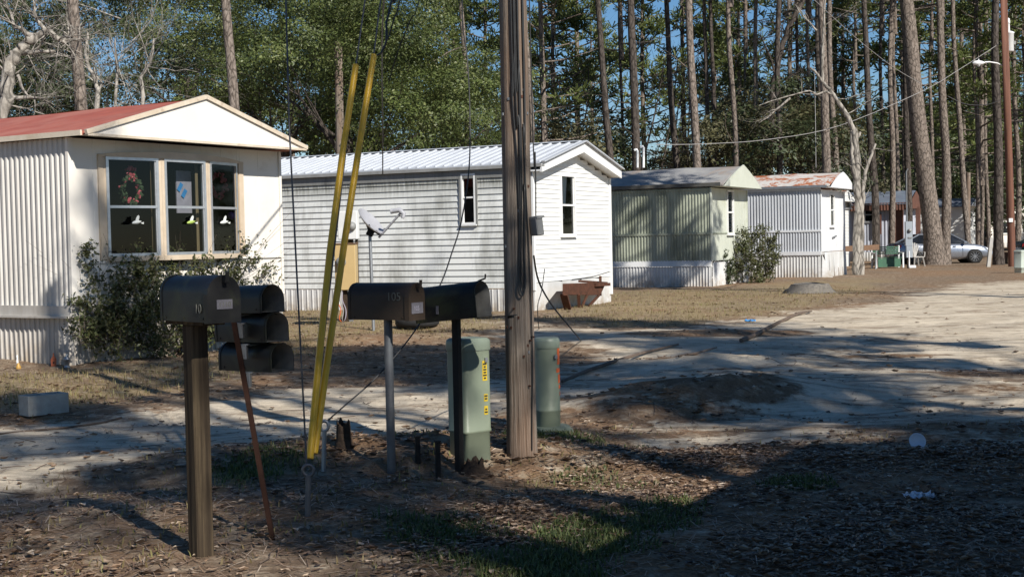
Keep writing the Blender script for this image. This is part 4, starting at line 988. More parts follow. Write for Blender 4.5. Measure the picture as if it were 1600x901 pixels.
# ---------------------------------------------------------------- main utility pole with its cables
g=G(816,709); dp=(g-CAM).dot(_f); up=empty('utility_pole',g,0,'thick weathered wooden utility pole hung with black cables, in front of the white home','utility pole')
mb=MB(); HT=9.2; rr=random.Random(5)
n=28; zs=[-.4]+[HT*k/26 for k in range(27)]; vs=[]; fs=[]
for z in zs:
    for j in range(n):
        a=2*math.pi*j/n; f=1+.03*noise.noise((math.cos(a)*1.8,math.sin(a)*1.8,z*.35))-.09*max(0,noise.noise((math.cos(a)*5,math.sin(a)*5,z*.12))-.1)
        r=(.101-.0025*z)*f+(.006*math.exp(-z*5) if z>0 else .006); vs.append((r*math.cos(a),r*math.sin(a),z))
for i in range(len(zs)-1):
    for j in range(n): fs.append((i*n+j,i*n+(j+1)%n,(i+1)*n+(j+1)%n,(i+1)*n+j))
mb.add(vs,fs,0,True); mb.poly(vs[-n:]); mb.build('shaft',MT['pole'],up)
def surf(ang,z,off=.012): r=.101-.0025*z+off; return (r*math.sin(R(ang)),-r*math.cos(R(ang)),z)    # ang 0 faces the camera, + to the right
def rope(name,pts,rad,mat,parent,n=6):
    mb=MB(); out=[]
    for i in range(len(pts)-1):                       # Catmull-Rom
        p0,p1,p2,p3=[Vector(pts[min(max(i+k,0),len(pts)-1)]) for k in (-1,0,1,2)]
        for s in range(5):
            t=s/5; out.append(.5*((2*p1)+(p2-p0)*t+(2*p0-5*p1+4*p2-p3)*t*t+(3*p1-p0-3*p2+p3)*t**3))
    out.append(Vector(pts[-1])); mb.tube(out,rad,n); return mb.build(name,mat,parent)
zof=lambda py: P(816,py,dp).z-g.z
rope('cable',[surf(6,HT-.2),surf(2,zof(60)),surf(14,zof(190)),surf(10,zof(330)),surf(2,zof(420)),surf(-2,zof(450),.02),surf(8,zof(461),.025),surf(20,zof(448),.02),surf(24,zof(400)),surf(28,zof(300)),surf(16,zof(120)),surf(24,HT-.2)],.0058,MT['cable'],up)
rope('cable',[surf(12,HT-.2),surf(6,zof(30)),surf(18,zof(100)),surf(20,zof(250)),surf(12,zof(380)),surf(9,zof(440)),surf(18,zof(452),.02),surf(26,zof(436)),surf(22,zof(392)),surf(33,zof(250)),surf(36,zof(60)),surf(30,HT-.2)],.0048,MT['cable'],up)
rope('cable',[surf(30,HT-.2),surf(40,zof(80)),surf(30,zof(200)),surf(38,zof(340)),surf(46,zof(460)),surf(48,zof(560)),surf(40,zof(640)),surf(36,zof(700))],.0045,MT['cable'],up)
rope('cable',[surf(-4,HT-.2),surf(-8,zof(40)),surf(0,zof(90)),surf(-10,zof(150)),surf(4,zof(260)),surf(8,zof(390))],.005,MT['cable'],up)
rope('cable',[surf(80,HT-.2),surf(85,zof(120),.02),surf(85,zof(240),.035),surf(82,zof(340),.03)],.005,MT['cable'],up)
mb=MB(); c=Vector(surf(66,zof(354),.045)); mb.box(c,(.062,.075,.125),0,Matrix.Rotation(R(40),3,'Z')@Matrix.Rotation(R(-8),3,'Y'),.006); mb.box(c+Vector((0,-.002,.06)),(.07,.083,.014),0,Matrix.Rotation(R(40),3,'Z')@Matrix.Rotation(R(-8),3,'Y')); mb.build('terminal_box',MT['grey_box'],up)
for q_ in range(16):
    a,z=rr.uniform(-60,60),rr.uniform(.4,2.6); c=Vector(surf(a,z,.002)); mb=MB(); mb.box(c,(.012,.006,.018),0,Matrix.Rotation(R(a),3,'Z')); mb.build('staple',MT['zinc' if q_%2 else 'rusty'],up)
for (a,py) in ((40,530),(-20,480),(32,600),(52,525)):
    mb=MB(); mb.tube([surf(a,zof(py),-.01),surf(a,zof(py),.025)],.006,6); mb.build('bolt',MT['rusty'],up)

# ---------------------------------------------------------------- guy wires, guards, anchors
pt=Vector((g.x,g.y,g.z+HT-.15))
def guy(px0,py0,d0,px1,py1,d1,label,gname,guard,anchor=None,toend=None,strand='strand',bow=0):
    a,b=P(px0,py0,d0),P(px1,py1,d1); base=a.copy(); r=empty('guy_wire',base,0,label,'guy wire')
    end=toend if toend is not None else pt; mb=MB(); mb.tube([(0,0,0),tuple(b-a),tuple(end-a)],.0055,6); mb.build('strand',MT[strand],r)
    if guard:
        u=(b-a); mb=MB(); mb.tube([u*.0,u*.25+Vector((bow*.6,0,0)),u*.5+Vector((bow,0,0)),u*.78+Vector((bow*.7,0,0)),u],[.0205,.0205,.020,.020,.0195],14); mb.build('yellow_guard',MT['yellow_pvc'],r)
    return r
ga=G(478,806); da=(ga-CAM).dot(_f)
r=guy(484,716,da+.12,556,102,da+.85,'left of two guy wires in yellow plastic guards, crossing near the ground','',True,bow=-.024)
r2=guy(491,708,da+.16,584,86,da+.95,'right-hand guy wire in a taller yellow plastic guard leaning toward the pole','',True,bow=-.008)
guy(479,724,da+.05,452,200,da+.3,'bare guy wire rising past the corner of the cream home','',False,toend=P(436,-400,da+.6))
an=empty('ground_anchor',ga,0,'grey steel eye anchor rod below the yellow guy guards','ground anchor')
mb=MB(); e=P(482,742,da)-ga; mb.tube([(0,0,-.2),tuple(e)],.016,10); mb.build('rod',MT['grey_pipe'],an)
def ring(c,r,rad,ax=(0,1,0),n=14,sx=1):
    mb=MB(); pts=[]; 
    for k in range(n+1): a=2*math.pi*k/n; pts.append((c[0]+r*sx*math.cos(a),c[1],c[2]+r*math.sin(a)))
    mb.tube(pts,rad,7,cap=False); return mb
ring((e.x,e.y,e.z+.028),.03,.010).build('eye',MT['grey_pipe'],an)
gb=G(503,737); db=(gb-CAM).dot(_f); an2=empty('ground_anchor',gb,0,'pale grey anchor rod with a round eye beside the charred stump','ground anchor')
mb=MB(); e2=P(507,672,db)-gb; mb.tube([(0,0,-.2),tuple(e2)],.015,10); mb.build('rod',MT['zinc'],an2); ring((e2.x,e2.y,e2.z+.03),.034,.011,sx=.8).build('eye',MT['zinc'],an2)
sl=P(508,660,db); r=empty('guy_wire',sl,0,'slack dark wire running from the pale anchor up across the white home','guy wire')
pp=[P(508,660,db),P(540,632,db+.1),P(583,594,db+.2),P(630,541,db+.35),P(662,495,db+.5),P(690,440,db+.65),P(706,395,db+.75),P(721,345,db+.85),P(733,262,db+.95),P(734,170,db+1.05),P(730,90,db+1.1),P(722,0,db+1.2),P(730,-300,db+1.3),pt]
rope('strand',[tuple(q-sl) for q in pp],.005,MT['cable'],r)
# slack service cables from the pole head
def cable(label,pts,rad=.008,mat='cable',name='service_cable',cat='cable'):
    p=[Vector(q) for q in pts]; o=rope(name,[tuple(q-p[0]) for q in p],rad,MT[mat],None); o.location=p[0]; return tagit(o,label,cat)
ev=P(598,274,27.5); cable('black service cable dropping to the eave of the white home',[ev,P(598,200,25.5),P(597,100,22),P(600,0,18),P(625,-240,13.5),pt],.014)
cable('black cable looping down to the top of the taller yellow guard',[P(585,88,da+.97),P(596,82,da+1),P(604,62,da+1),P(604,35,da+1.02),P(611,5,da+1.05),P(640,-160,da+1.2),pt],.007)
cable('black cable hanging just right of the yellow guards',[P(600,74,da+1.1),P(608,55,da+1.1),P(616,28,da+1.1),P(625,0,da+1.15),P(660,-180,da+1.3),pt],.005)
cable('thin cable trailing from the pole to the white home behind the guards',[P(607,130,da+1.5),P(622,80,da+1.4),P(642,30,da+1.3),P(655,0,da+1.3),P(700,-200,da+1.5),pt],.004)
gw=G(908,532); cable('thin cable slanting from the utility pole to the ground in front of the white home',[P(834,400,dp+.1),P(842,440,dp+1.2),P(862,476,dp+2.8),P(888,508,dp+4.6),gw],.0075)
gw=G(842,514); cable('thin dead vine hanging behind the utility pole',[P(851,420,19.5),P(846,455,19.2),P(840,480,19.0),gw],.007)

# ---------------------------------------------------------------- green pedestals
def pedestal(px,py,round_,label,h,w,stick,d=None):
    g=G(px,py) if d is None else on(P(px,py,d).x,P(px,py,d).y); r=empty('utility_pedestal',g,R(8),label,'utility pedestal'); r.rotation_euler.z=R(8 if round_ else 40)
    prof=[]
    if round_: pr=[(math.cos(2*math.pi*k/22)*w/2,math.sin(2*math.pi*k/22)*w/2) for k in range(22)]
    else:
        pr=[]; c=.03
        for sx,sy,a0 in ((1,-1,-90),(1,1,0),(-1,1,90),(-1,-1,180)):
            for k in range(5): a=R(a0+22.5*k); pr.append((sx*(w/2-c)+c*math.cos(a),sy*(w*.46-c)+c*math.sin(a)))
    def loft(levels,m,mb):
        n=len(pr); vs=[(x*s,y*s,z) for s,z in levels for x,y in pr]
        mb.add(vs,[(i*n+j,i*n+(j+1)%n,(i+1)*n+(j+1)%n,(i+1)*n+j) for i in range(len(levels)-1) for j in range(n)],m,True); mb.poly(vs[-n:],m)
    mb=MB(); loft([(1.0 if round_ else .96,-.1),(1.0 if round_ else .96,.17),(1.03,.175),(1.03,.19),(1.0,.195),(1.0,h-.07)],0,mb); mb.build('body',MT['ped_green'],r)
    mb=MB(); mb.box((w*.28,-w*(.5 if round_ else .46)-.004,h-.14),(.022,.02,.03)); mb.build('lock',MT['zinc'],r)
    mb=MB(); loft([(1.04,h-.075),(1.06,h-.068),(1.06,h-.02),(1.02,h-.004),(.9,h+.008)],0,mb); mb.build('cap',MT['ped_cap'],r)
    if round_:
        mb=MB(); b=[(-.16,-.16),(.17,-.17),(.19,.15),(-.15,.16)]; vs=[(x*s,y*s,z) for s,z in ((1,-.02),(1.02,.035),(.72,.055)) for x,y in b]
        mb.add(vs,[(i*4+j,i*4+(j+1)%4,(i+1)*4+(j+1)%4,(i+1)*4+j) for i in range(2) for j in range(4)]); mb.poly(vs[-4:]); mb.build('base_plate',MT['ped_green'],r)
    for (z,hh,a,wd,mt,bars) in stick:
        mb=MB(); 
        if round_:
            pts=[(w/2+.002)*Vector((math.sin(R(a+q)),-math.cos(R(a+q)),0)) for q in (-wd,-wd/3,wd/3,wd)]
            for p,q in zip(pts,pts[1:]): mb.quad(p+Vector((0,0,z)),q+Vector((0,0,z)),q+Vector((0,0,z+hh)),p+Vector((0,0,z+hh)))
            mb.build('sticker',MT[mt],r)
        else:
            y=-w*.46-.002; x=a; mb.quad((x-wd,y,z),(x+wd,y,z),(x+wd,y,z+hh),(x-wd,y,z+hh)); s_=mb.build('sticker',MT[mt],r)
            if bars:
                mb=MB(); zz=z+.012
                while zz<z+hh-.015: 
                    ww=wd*(.35+.45*rr.random()); mb.quad((x-ww,y-.0015,zz),(x+ww,y-.0015,zz),(x+ww,y-.0015,zz+.011),(x-ww,y-.0015,zz+.011)); zz+=.019
                mb.build('print',MT['ink'],s_)
    return r
p1=pedestal(735,713,False,'green square utility pedestal with yellow stickers, behind the open mailbox',.80,.228,[(.52,.135,.055,.020,'yellow_sticker',True),(.38,.05,.060,.016,'yellow_sticker',True),(.29,.06,.060,.016,'yellow_sticker',True)])
p2=pedestal(857,675,True,'round green utility pedestal with orange stickers, just right of the utility pole',.755,.198,[(.55,.145,58,14,'orange_sticker',False),(.485,.035,54,17,'orange_sticker',False),(.40,.07,60,11,'orange_sticker',False),(.355,.03,63,10,'orange_sticker',False),(.30,.03,66,5,'orange_sticker',False)])
p3=pedestal(1594,426,False,'pale utility pedestal at the far right edge beside the reddish pole',.80,.33,[])
for ch in p3.children: ch.data.materials.clear(); ch.data.materials.append(pm('pale_sage_plastic',(.42,.46,.40),(.36,.40,.34),3,.5,bump=.04))

# ---------------------------------------------------------------- foreground bits
def rough_stump(px,py,r0,h,label,seed,mat='charred',lean=(0,0),jag=.5,flare=1.4,name='tree_stump'):
    g=G(px,py); n=16; rd=random.Random(seed); mb=MB(); lv=[(-.1,flare*1.1),(0,flare),(.25,1.1),(.6,.95),(1,.8)]; vs=[]
    tops=[1-jag*rd.random() for _ in range(n)]
    for t,s in lv:
        for j in range(n):
            a=2*math.pi*j/n; f=s*r0*(1+.3*noise.noise((math.cos(a)*1.6+seed,math.sin(a)*1.6,t*1.5))); z=(t*h*tops[j]) if t>.5 else t*h
            vs.append((f*math.cos(a)+lean[0]*max(t,0),f*math.sin(a)+lean[1]*max(t,0),z))
    mb.add(vs,[(i*n+j,i*n+(j+1)%n,(i+1)*n+(j+1)%n,(i+1)*n+j) for i in range(4) for j in range(n)],0,True)
    c=len(lv)*n; mb.add(vs[-n:]+[(lean[0],lean[1],h*.45)],[(j,(j+1)%n,n) for j in range(n)],0); o=mb.build(name,MT[mat]); o.location=g; return tagit(o,label,'stump')
rough_stump(537,697,.055,.20,'small dark rotten stump sticking up at the road edge by the pale anchor',3,jag=.35)
rough_stump(737,738,.07,.11,'low gnarled dark stump at the foot of the open mailbox post',8,lean=(.03,.0),jag=.6,flare=1.7)
rough_stump(1266,457,.62,.26,'broad flat grey tree stump on the pine straw before the rust-roofed home',12,'stone',jag=.18,flare=1.15)
o=None
for k,(px,py,h,l) in enumerate(((653,723,.17,'short black stake, the shorter and farther of two near the grey pipe post'),(685,752,.25,'short black stake, the taller and nearer of two near the grey pipe post'))):
    g=G(px,py); mb=MB(); mb.box((0,0,h/2-.1),(.030,.030,h+.2),0,Matrix.Rotation(R(20),3,'Z'),.003); mb.box((0,0,h+.006),(.036,.036,.012),0,Matrix.Rotation(R(20),3,'Z')); o=mb.build('ground_stake',MT['black_matt']); o.location=g; tagit(o,l,'stake')
# cinder block
g=G(69,646); cb=empty('concrete_block',g,R(44),'grey hollow concrete block lying on the sandy yard edge','concrete block'); mb=MB()
for c,s in (((0,-.09,.095),(.40,.032,.19)),((0,.09,.095),(.40,.032,.19)),((-.186,0,.095),(.028,.15,.19)),((.186,0,.095),(.028,.15,.19)),((0,0,.095),(.03,.15,.19))): mb.box(c,s,0,None,.003)
mb.build('block_shell',MT['concrete'],cb)
# logs, sticks and litter in the open
def log(pts,rads,label,name='fallen_log',mat='log',cat='log',n=8):
    q=[Vector(p) for p in pts]; mb=MB(); out=[];rd=[]
    for i in range(len(q)-1):
        for s in range(4): out.append(q[i].lerp(q[i+1],s/4)-q[0]+Vector((0,0,.01*noise.noise((i,s,2))))); rd.append(rads[i]+(rads[i+1]-rads[i])*s/4)
    out.append(q[-1]-q[0]); rd.append(rads[-1]); mb.tube(out,rd,n,jit=.25,rnd=rr); o=mb.build(name,MT[mat]); o.location=q[0]; return tagit(o,label,cat)
def gl(pts,dz): return [G(*p)+Vector((0,0,dz)) for p in pts]
log(gl([(878,600),(920,582),(960,568),(1010,553),(1060,541)],.03),[.018,.022,.022,.018,.012],'long thin dead log lying across the sand behind the round pedestal')
log(gl([(1158,536),(1180,527),(1205,513),(1232,500),(1250,492),(1268,489)],.04),[.03,.035,.035,.03,.025,.015],'long pale branch lying across the sandy road farther off')
log(gl([(0,679),(60,673),(120,667),(165,660),(190,653)],.008),[.010]*5,'dark hose-like stick lying along the left road edge','fallen_stick')
log(gl([(1060,560),(1085,556),(1120,546)],.03),[.012,.015,.01],'short dark log beside the thin log on the sand')
g=G(1433,700); mb=MB(); mb.lathe([(.0,0),(.058,.004),(.061,.012),(.056,.012),(.05,.006),(.0,.006)],24,0,(0,0,.05),Matrix.Rotation(R(68),3,'X')); o=mb.build('plastic_lid',MT['litter_white']); o.location=g; tagit(o,'round white plastic lid standing on edge among the leaves','lid')
def rag(px,py,w,h,label,seed,mat='litter_white'):
    g=G(px,py); mb=MB(); n=9; gr=[[(w*(i/n-.5),h*(j/n-.5)+.03*noise.noise((i*.7,j*.7,seed)),.012+.05*abs(noise.noise((i*.5,j*.6,seed+3)))) for i in range(n+1)] for j in range(n+1)]
    for j in range(n):
        for i in range(n):
            if noise.noise((i*.5,j*.5,seed+9))>.32: continue
            mb.quad(gr[j][i],gr[j][i+1],gr[j+1][i+1],gr[j+1][i])
    o=mb.build('paper_scrap',MT[mat]); o.location=g; tagit(o,label,'litter')
rag(1436,779,.17,.10,'crumpled pale scrap of paper lying in the shaded leaves',2); rag(1462,770,.16,.12,'dull tan scrap of cardboard behind the pale paper scrap',5,'board'); rag(1172,502,.16,.3,'small blue scrap lying on the far sand',7,'blue_bit')
# garden bits by the cream home
g=G(84,572); o=empty('bird_house',g,.3,'small orange bird house leaning on the cream home skirting','bird house'); mb=MB(); mb.prism([(-.055,0,.0),(.055,0,.0),(.06,0,.13),(0,0,.21),(-.06,0,.13)],(0,.09,0)); mb.box((0,.045,.215),(.02,.10,.06)); mb.build('house',MT['orange'],o); mb=MB(); mb.lathe([(.018,0),(.018,.004)],10,0,(0,-.003,.07),Matrix.Rotation(R(90),3,'X')); mb.build('entrance_hole',MT['black_matt'],o); o.scale=(.6,.6,.72)
g=G(105,574); o=empty('garden_lantern',g,0,'little pale metal lantern on the ground beside the orange bird house','lantern'); mb=MB(); mb.lathe([(.04,0),(.04,.02),(.02,.03),(.03,.04),(.03,.1),(.05,.105),(.045,.12),(.018,.15),(.012,.2),(.02,.215),(.004,.23)],12); mb.build('lantern_body',MT['zinc'],o)
g=G(29,576); mb=MB(); mb.lathe([(.05,0),(.055,.04),(.03,.08),(.02,.12)],10); mb.lathe([(.001,.1),(.03,.13),(.02,.17),(.012,.22),(.02,.26),(.003,.29)],10,1,(-.02,0,0)); o=mb.build('garden_figurine',[MT['gold'],MT['white_paint']]); o.location=g; o.scale=(.65,)*3; tagit(o,'white and gold garden figurine at the cream home skirting','figurine')

# ---------------------------------------------------------------- meter cabinet, wall panel, satellite dish in front of the white home
ca=G(540,503); dc=(ca-CAM).dot(_f); r=empty('meter_cabinet',ca,R(-6),'beige electric meter cabinet on a short post, half hidden by the yellow guards','meter cabinet')
k=dc/FPX; zt=P(540,381,dc).z-ca.z; zb=P(540,453,dc).z-ca.z; xl=(527-540)*k; xr=(560-540)*k
mb=MB(); mb.box(((xl+xr)/2,0,(zt+zb)/2),(xr-xl,.24,zt-zb),0,None,.012); mb.build('cabinet',MT['beige_box'],r)
mb=MB(); mb.box(((xl+xr)/2,0,zt+.008),(xr-xl+.03,.28,.02)); mb.build('cabinet_lid',MT['board'],r)
mb=MB(); mb.lathe([(.10,0),(.10,.05),(.07,.14),(.01,.15)],16,0,(-.03,-.12,(zt+zb)/2+.1),Matrix.Rotation(R(90),3,'X')); mb.build('meter',MT['grey_box'],r)
mb=MB(); mb.box((.0,.02,zb/2-.1),(.09,.09,zb+.2)); mb.box((.11,.03,zb/2-.1),(.07,.07,zb+.2),1); mb.build('post',[MT['charred'],MT['zinc']],r)
for q in range(4):
    o=rope('wire',[(-.12+.03*q,-.06,zb),(-.18+.05*q,-.1,zb*.7),(-.12+.05*q,-.08,zb*.4),(-.16+.06*q,-.1,zb*.12),(-.05,-.05,.0)],.009,MT[('cable','orange_sticker','white_wire','cloth_lilac')[q]],r)
wq=P(546,352,26.6); r=empty('electric_panel',(wq.x,wq.y,hgt(wq.x,wq.y)),R(-12),'white electric panel on a post standing behind the yellow guards','electric panel')
kk=wq.y/FPX; zc=wq.z-r.location.z; mb=MB(); mb.box((-.02,0,zc),(.40,.16,.56),0,None,.012); mb.build('cabinet',MT['white_box'],r); mb=MB(); mb.lathe([(.09,0),(.09,.04),(.06,.09),(.0,.1)],14,0,(.08,-.08,zc-.02),Matrix.Rotation(R(90),3,'X')); mb.build('meter',MT['grey_box'],r)
mb=MB(); mb.box((-.02,.1,zc/2-.1),(.09,.09,zc+.2)); mb.tube([(.12,.06,-.1),(.12,.06,zc-.25)],.03,8); mb.build('post',MT['post'],r)
g=G(584,516); dd=(g-CAM).dot(_f); r=empty('satellite_dish',g,0,'grey satellite dish on a steel pole in front of the white home','satellite dish')
L_=lambda px,py,o=0: P(px,py,dd+o)-g
mb=MB(); mb.tube([(0,0,-.2),tuple(L_(578,368))],.030,10); mb.build('pole',MT['zinc'],r)
a,b=L_(561,327),L_(598,366); c=(a+b)/2; ln=(b-a).length/2
u=(b-a).normalized(); nrm=Vector((.75,-.20,.60)); nrm=(nrm-u*nrm.dot(u)).normalized(); w_=u.cross(nrm)
mb=MB(); rows=[]; N=7; n=28
for s in (0,1):
    for i in range(N):
        f=i/(N-1)
        rows.append([c+u*(ln*f*math.cos(2*math.pi*j/n))+w_*(ln*1.06*f*math.sin(2*math.pi*j/n))+nrm*(.09*f*f-.07-(.012 if s else 0)) for j in range(n)])
for base in (0,N):
    for i in range(N-1): mb.add(rows[base+i]+rows[base+i+1],[(j,(j+1)%n,n+(j+1)%n,n+j) for j in range(n)],0,True)
mb.add(rows[N-1]+rows[2*N-1],[(j,(j+1)%n,n+(j+1)%n,n+j) for j in range(n)]); mb.build('reflector',MT['dish'],r)
mb=MB(); mb.box(tuple(L_(579,363)),(.12,.14,.13),0,Matrix.Rotation(.5,3,'Y'),.01); mb.bar(tuple(L_(579,362)),tuple(c-nrm*.08),.05); mb.build('mount',MT['black_matt'],r)
mb=MB(); e=L_(626,333,-.25); mb.bar(tuple(L_(592,371)),tuple(e),.03); mb.build('feed_arm',MT['dish'],r)
mb=MB(); e0=L_(629,341,-.27); e1=L_(624,328,-.25); mb.tube([tuple(e0),tuple(L_(631,334,-.26)),tuple(e1),tuple(L_(614,330,-.22))],[.03,.045,.05,.04],10); mb.tube([tuple(L_(614,330,-.22)),tuple(L_(611,330,-.21))],[.042,.05],10); mb.build('feed_horn',MT['dish'],r)
mb=MB(); mb.box(tuple(c+nrm*(-.05)+u*ln*.72),(.10,.05,.05),0,Matrix.Rotation(.6,3,'Y')); mb.build('cable_clip',MT['black_matt'],r)
# dark flower-bed edge / tyre lying behind the 105 mailbox
g=G(652,510); r=empty('car_tyre',g,.2,'dark old tyre lying flat on the sand in front of the white home','tyre'); mb=MB(); mb.lathe([(.20,.02),(.34,.0),(.40,.05),(.40,.14),(.34,.19),(.22,.17),(.20,.02)],24,cap=False); mb.build('tyre_body',MT['tyre'],r)

# rusty tow frame by the white home
def LW(px,py,off): a,z=onplane(t2,'y',off,px,py); return t2.matrix_basis@Vector((a,off,z))
g=LW(912,470,-.35); g.z=hgt(g.x,g.y); q=empty('rusty_tow_frame',g,0,'rust-brown steel trough on short legs in front of the white skirting','steel frame'); L_=lambda px,py,o=-.55: LW(px,py,o)-g
mb=MB(); A=[L_(879,443),L_(946,441),L_(937,461),L_(879,460)]; B=[L_(879,443,-.2),L_(946,441,-.2),L_(937,461,-.2),L_(879,460,-.2)]
mb.prism(A,(.02,.03,0)); mb.prism(B,(.02,.03,0)); mb.add([A[2],A[3],B[3],B[2]],[(0,1,2,3)]); mb.add([A[0],A[3],B[3],B[0]],[(0,1,2,3)]); mb.build('trough',MT['rusty'],q)
mb=MB(); mb.bar(L_(905,439,-.2),L_(948,442,-.2),.05,.05); mb.bar(L_(938,431,-.3),L_(938,462,-.3),.06,.06); mb.bar(L_(930,445,-.58),L_(952,444,-.58),.06,.07); mb.build('rail',MT['rusty'],q)
for (a,b,w) in (((881,460),(887,474),.16),((904,460),(905,473),.07),((918,459),(909,470),.035),((936,461),(920,471),.04)):
    mb=MB(); e=L_(*b,-.5); e.z=min(e.z,.02); mb.bar(L_(*a),e,w,.05); mb.build('leg',MT['rusty'],q)
# ---------------------------------------------------------------- far yard: car, bench, chair, poles
def sedan(loc,rz,paint,label):
    r=empty('parked_car',loc,rz,label,'car')         # local +x forward, length 4.75
    st=[(-2.36,.42,.72,.78,.80),(-2.28,.30,.98,.86,.88),(-1.9,.26,1.02,.90,.92),(-1.2,.22,.98,.92,.93),(-.3,.20,.95,.92,.93),(.6,.20,.94,.92,.93),(1.1,.22,.93,.91,.92),(1.7,.24,.86,.89,.90),(2.1,.28,.74,.82,.84),(2.30,.32,.62,.70,.72),(2.38,.40,.54,.58,.6)]
    mb=MB(); rings=[]
    for x,zb,zt,wt,wb in st:
        h=zt-zb; rings.append([(x,-wb*.86,zb),(x,-wb,zb+h*.22),(x,-wb*1.0,zb+h*.55),(x,-wt*.985,zb+h*.82),(x,-wt*.90,zt),(x,-wt*.45,zt+.025),(x,wt*.45,zt+.025),(x,wt*.90,zt),(x,wt*.985,zb+h*.82),(x,wb,zb+h*.55),(x,wb,zb+h*.22),(x,wb*.86,zb)])
    n=12; vs=[p for q in rings for p in q]
    mb.add(vs,[(i*n+j,i*n+(j+1)%n,(i+1)*n+(j+1)%n,(i+1)*n+j) for i in range(len(st)-1) for j in range(n)],0,True); mb.poly(rings[0]); mb.poly(rings[-1])
    mb.build('body',paint,r)
    cab=[(-1.95,1.0,.80,1.0,.80),(-1.15,1.0,.83,1.40,.62),(-.35,.97,.84,1.47,.64),(.35,.96,.84,1.42,.63),(1.18,.95,.82,.96,.80)]
    mb=MB(); rg=[]
    for x,zb,wb,zt,wt in cab: rg.append([(x,-wb,zb),(x,-wt,zt),(x,wt,zt),(x,wb,zb)])
    for i in range(4):
        for j in range(3): mb.quad(rg[i][j],rg[i][j+1],rg[i+1][j+1],rg[i+1][j])
    mb.build('greenhouse_glass',MT['car_glass'],r)
    mb=MB()
    top=[(x,zt,wt) for x,_,_,zt,wt in cab[1:4]]
    g=[[(x,-wt*1.0,zt+.006),(x,-wt*.5,zt+.03),(x,wt*.5,zt+.03),(x,wt,zt+.006)] for x,zt,wt in top]
    for i in range(2):
        for j in range(3): mb.add([g[i][j],g[i][j+1],g[i+1][j+1],g[i+1][j]],[(0,1,2,3)],0,True)
    for s in (-1,1):
        for (a,b) in (((cab[0][0],s*.81,1.0),(cab[1][0],s*.63,1.41)),((cab[1][0],s*.63,1.41),(cab[3][0],s*.64,1.43)),((cab[3][0],s*.64,1.43),(cab[4][0],s*.82,.96)),((-.32,s*.85,.95),(-.32,s*.65,1.47))): mb.bar(a,b,.06,.05)
    mb.build('roof',paint,r)
    for s in (-1,1):
        for x in (-1.38,1.42):
            mb=MB(); mb.lathe([(.365,0),(.365,.02)],22,0,(x,s*.915,.335),Matrix.Rotation(R(-90*s),3,'X')); mb.build('wheel_arch',MT['black_matt'],r)
            w=MB(); w.lathe([(.20,-.09),(.30,-.10),(.325,-.06),(.325,.06),(.30,.105),(.22,.10)],26,0,(x,s*.88,.325),Matrix.Rotation(R(-90*s),3,'X'),cap=False); wo=w.build('wheel',MT['tyre'],r)
            q=MB(); q.lathe([(.235,.095),(.215,.075),(.20,.02)],24,0,(x,s*.88,.325),Matrix.Rotation(R(-90*s),3,'X'),cap=False)
            for k in range(10):
                a=2*math.pi*k/10; y=s*.88+s*.085; q.bar((x+.03*math.cos(a),y,.325+.03*math.sin(a)),(x+.22*math.cos(a),y,.325+.22*math.sin(a)),.028,.02,0,(0,1,0))
            q.lathe([(.045,.07),(.04,.10)],12,0,(x,s*.88,.325),Matrix.Rotation(R(-90*s),3,'X')); q.build('rim',MT['rim'],wo)
        mb=MB(); mb.prism([(1.92,s*.865,.76),(2.27,s*.70,.66),(2.30,s*.66,.58),(2.05,s*.84,.62)],(0,s*.012,.0)); mb.build('headlight',MT['lamp_lens'],r)
        mb=MB(); mb.prism([(-2.33,s*.80,.92),(-2.0,s*.905,.94),(-2.05,s*.91,.80),(-2.36,s*.78,.78)],(0,s*.012,0)); mb.build('tail_light',MT['red_lens'],r)
        mb=MB(); mb.box((.95,s*.99,1.0),(.13,.16,.11),bev=.03); mb.build('wing_mirror',paint,r)
        mb=MB()
        for x in (-.55,.62): mb.box((x-.15,s*.938,.82),(.16,.02,.03))
        mb.build('door_handle',MT['rim'],r)
        mb=MB()
        for x in (-.34,.86,-1.28): mb.box((x,s*.932,.62),(.012,.006,.52))
        mb.build('door_gap',MT['black_matt'],r)
    mb=MB(); mb.box((2.37,0,.46),(.03,.8,.13)); mb.box((2.34,0,.62),(.03,.7,.08)); mb.build('grille',MT['black_matt'],r)
    return r
c=P(1468,405,65); sedan(on(c.x,65.0,.0),R(-3),MT['car_silver'],'silver-blue sedan parked behind the double-trunked pine')
c=P(1672,400,61); sedan(on(c.x,61),R(-4),MT['car_dark'],'dark green car mostly cut off by the right picture edge, behind the reddish pole')
# green slat bench
g=on(P(1387,412,58).x,58); r=empty('garden_bench',g,R(6),'green-slatted bench with pale legs beside the grey meter pole','bench'); mb=MB()
for k in range(4): mb.box((0,.20-.01*k,.62+.09*k),(1.15,.03,.055))
mb.build('backrest',MT['green_slat'],r); mb=MB()
for k in range(4): mb.box((0,-.18+.11*k,.44),(1.15,.085,.03))
mb.box((0,-.2,.22),(1.0,.03,.36)); mb.build('seat',MT['green_slat'],r)
for s in (-1,1):
    mb=MB(); mb.bar((s*.6,-.24,0),(s*.6,-.22,.62),.06); mb.bar((s*.6,.26,0),(s*.6,.24,.95),.06); mb.bar((s*.6,-.26,.62),(s*.6,.26,.64),.06); mb.build('leg_frame',MT['white_paint'],r)
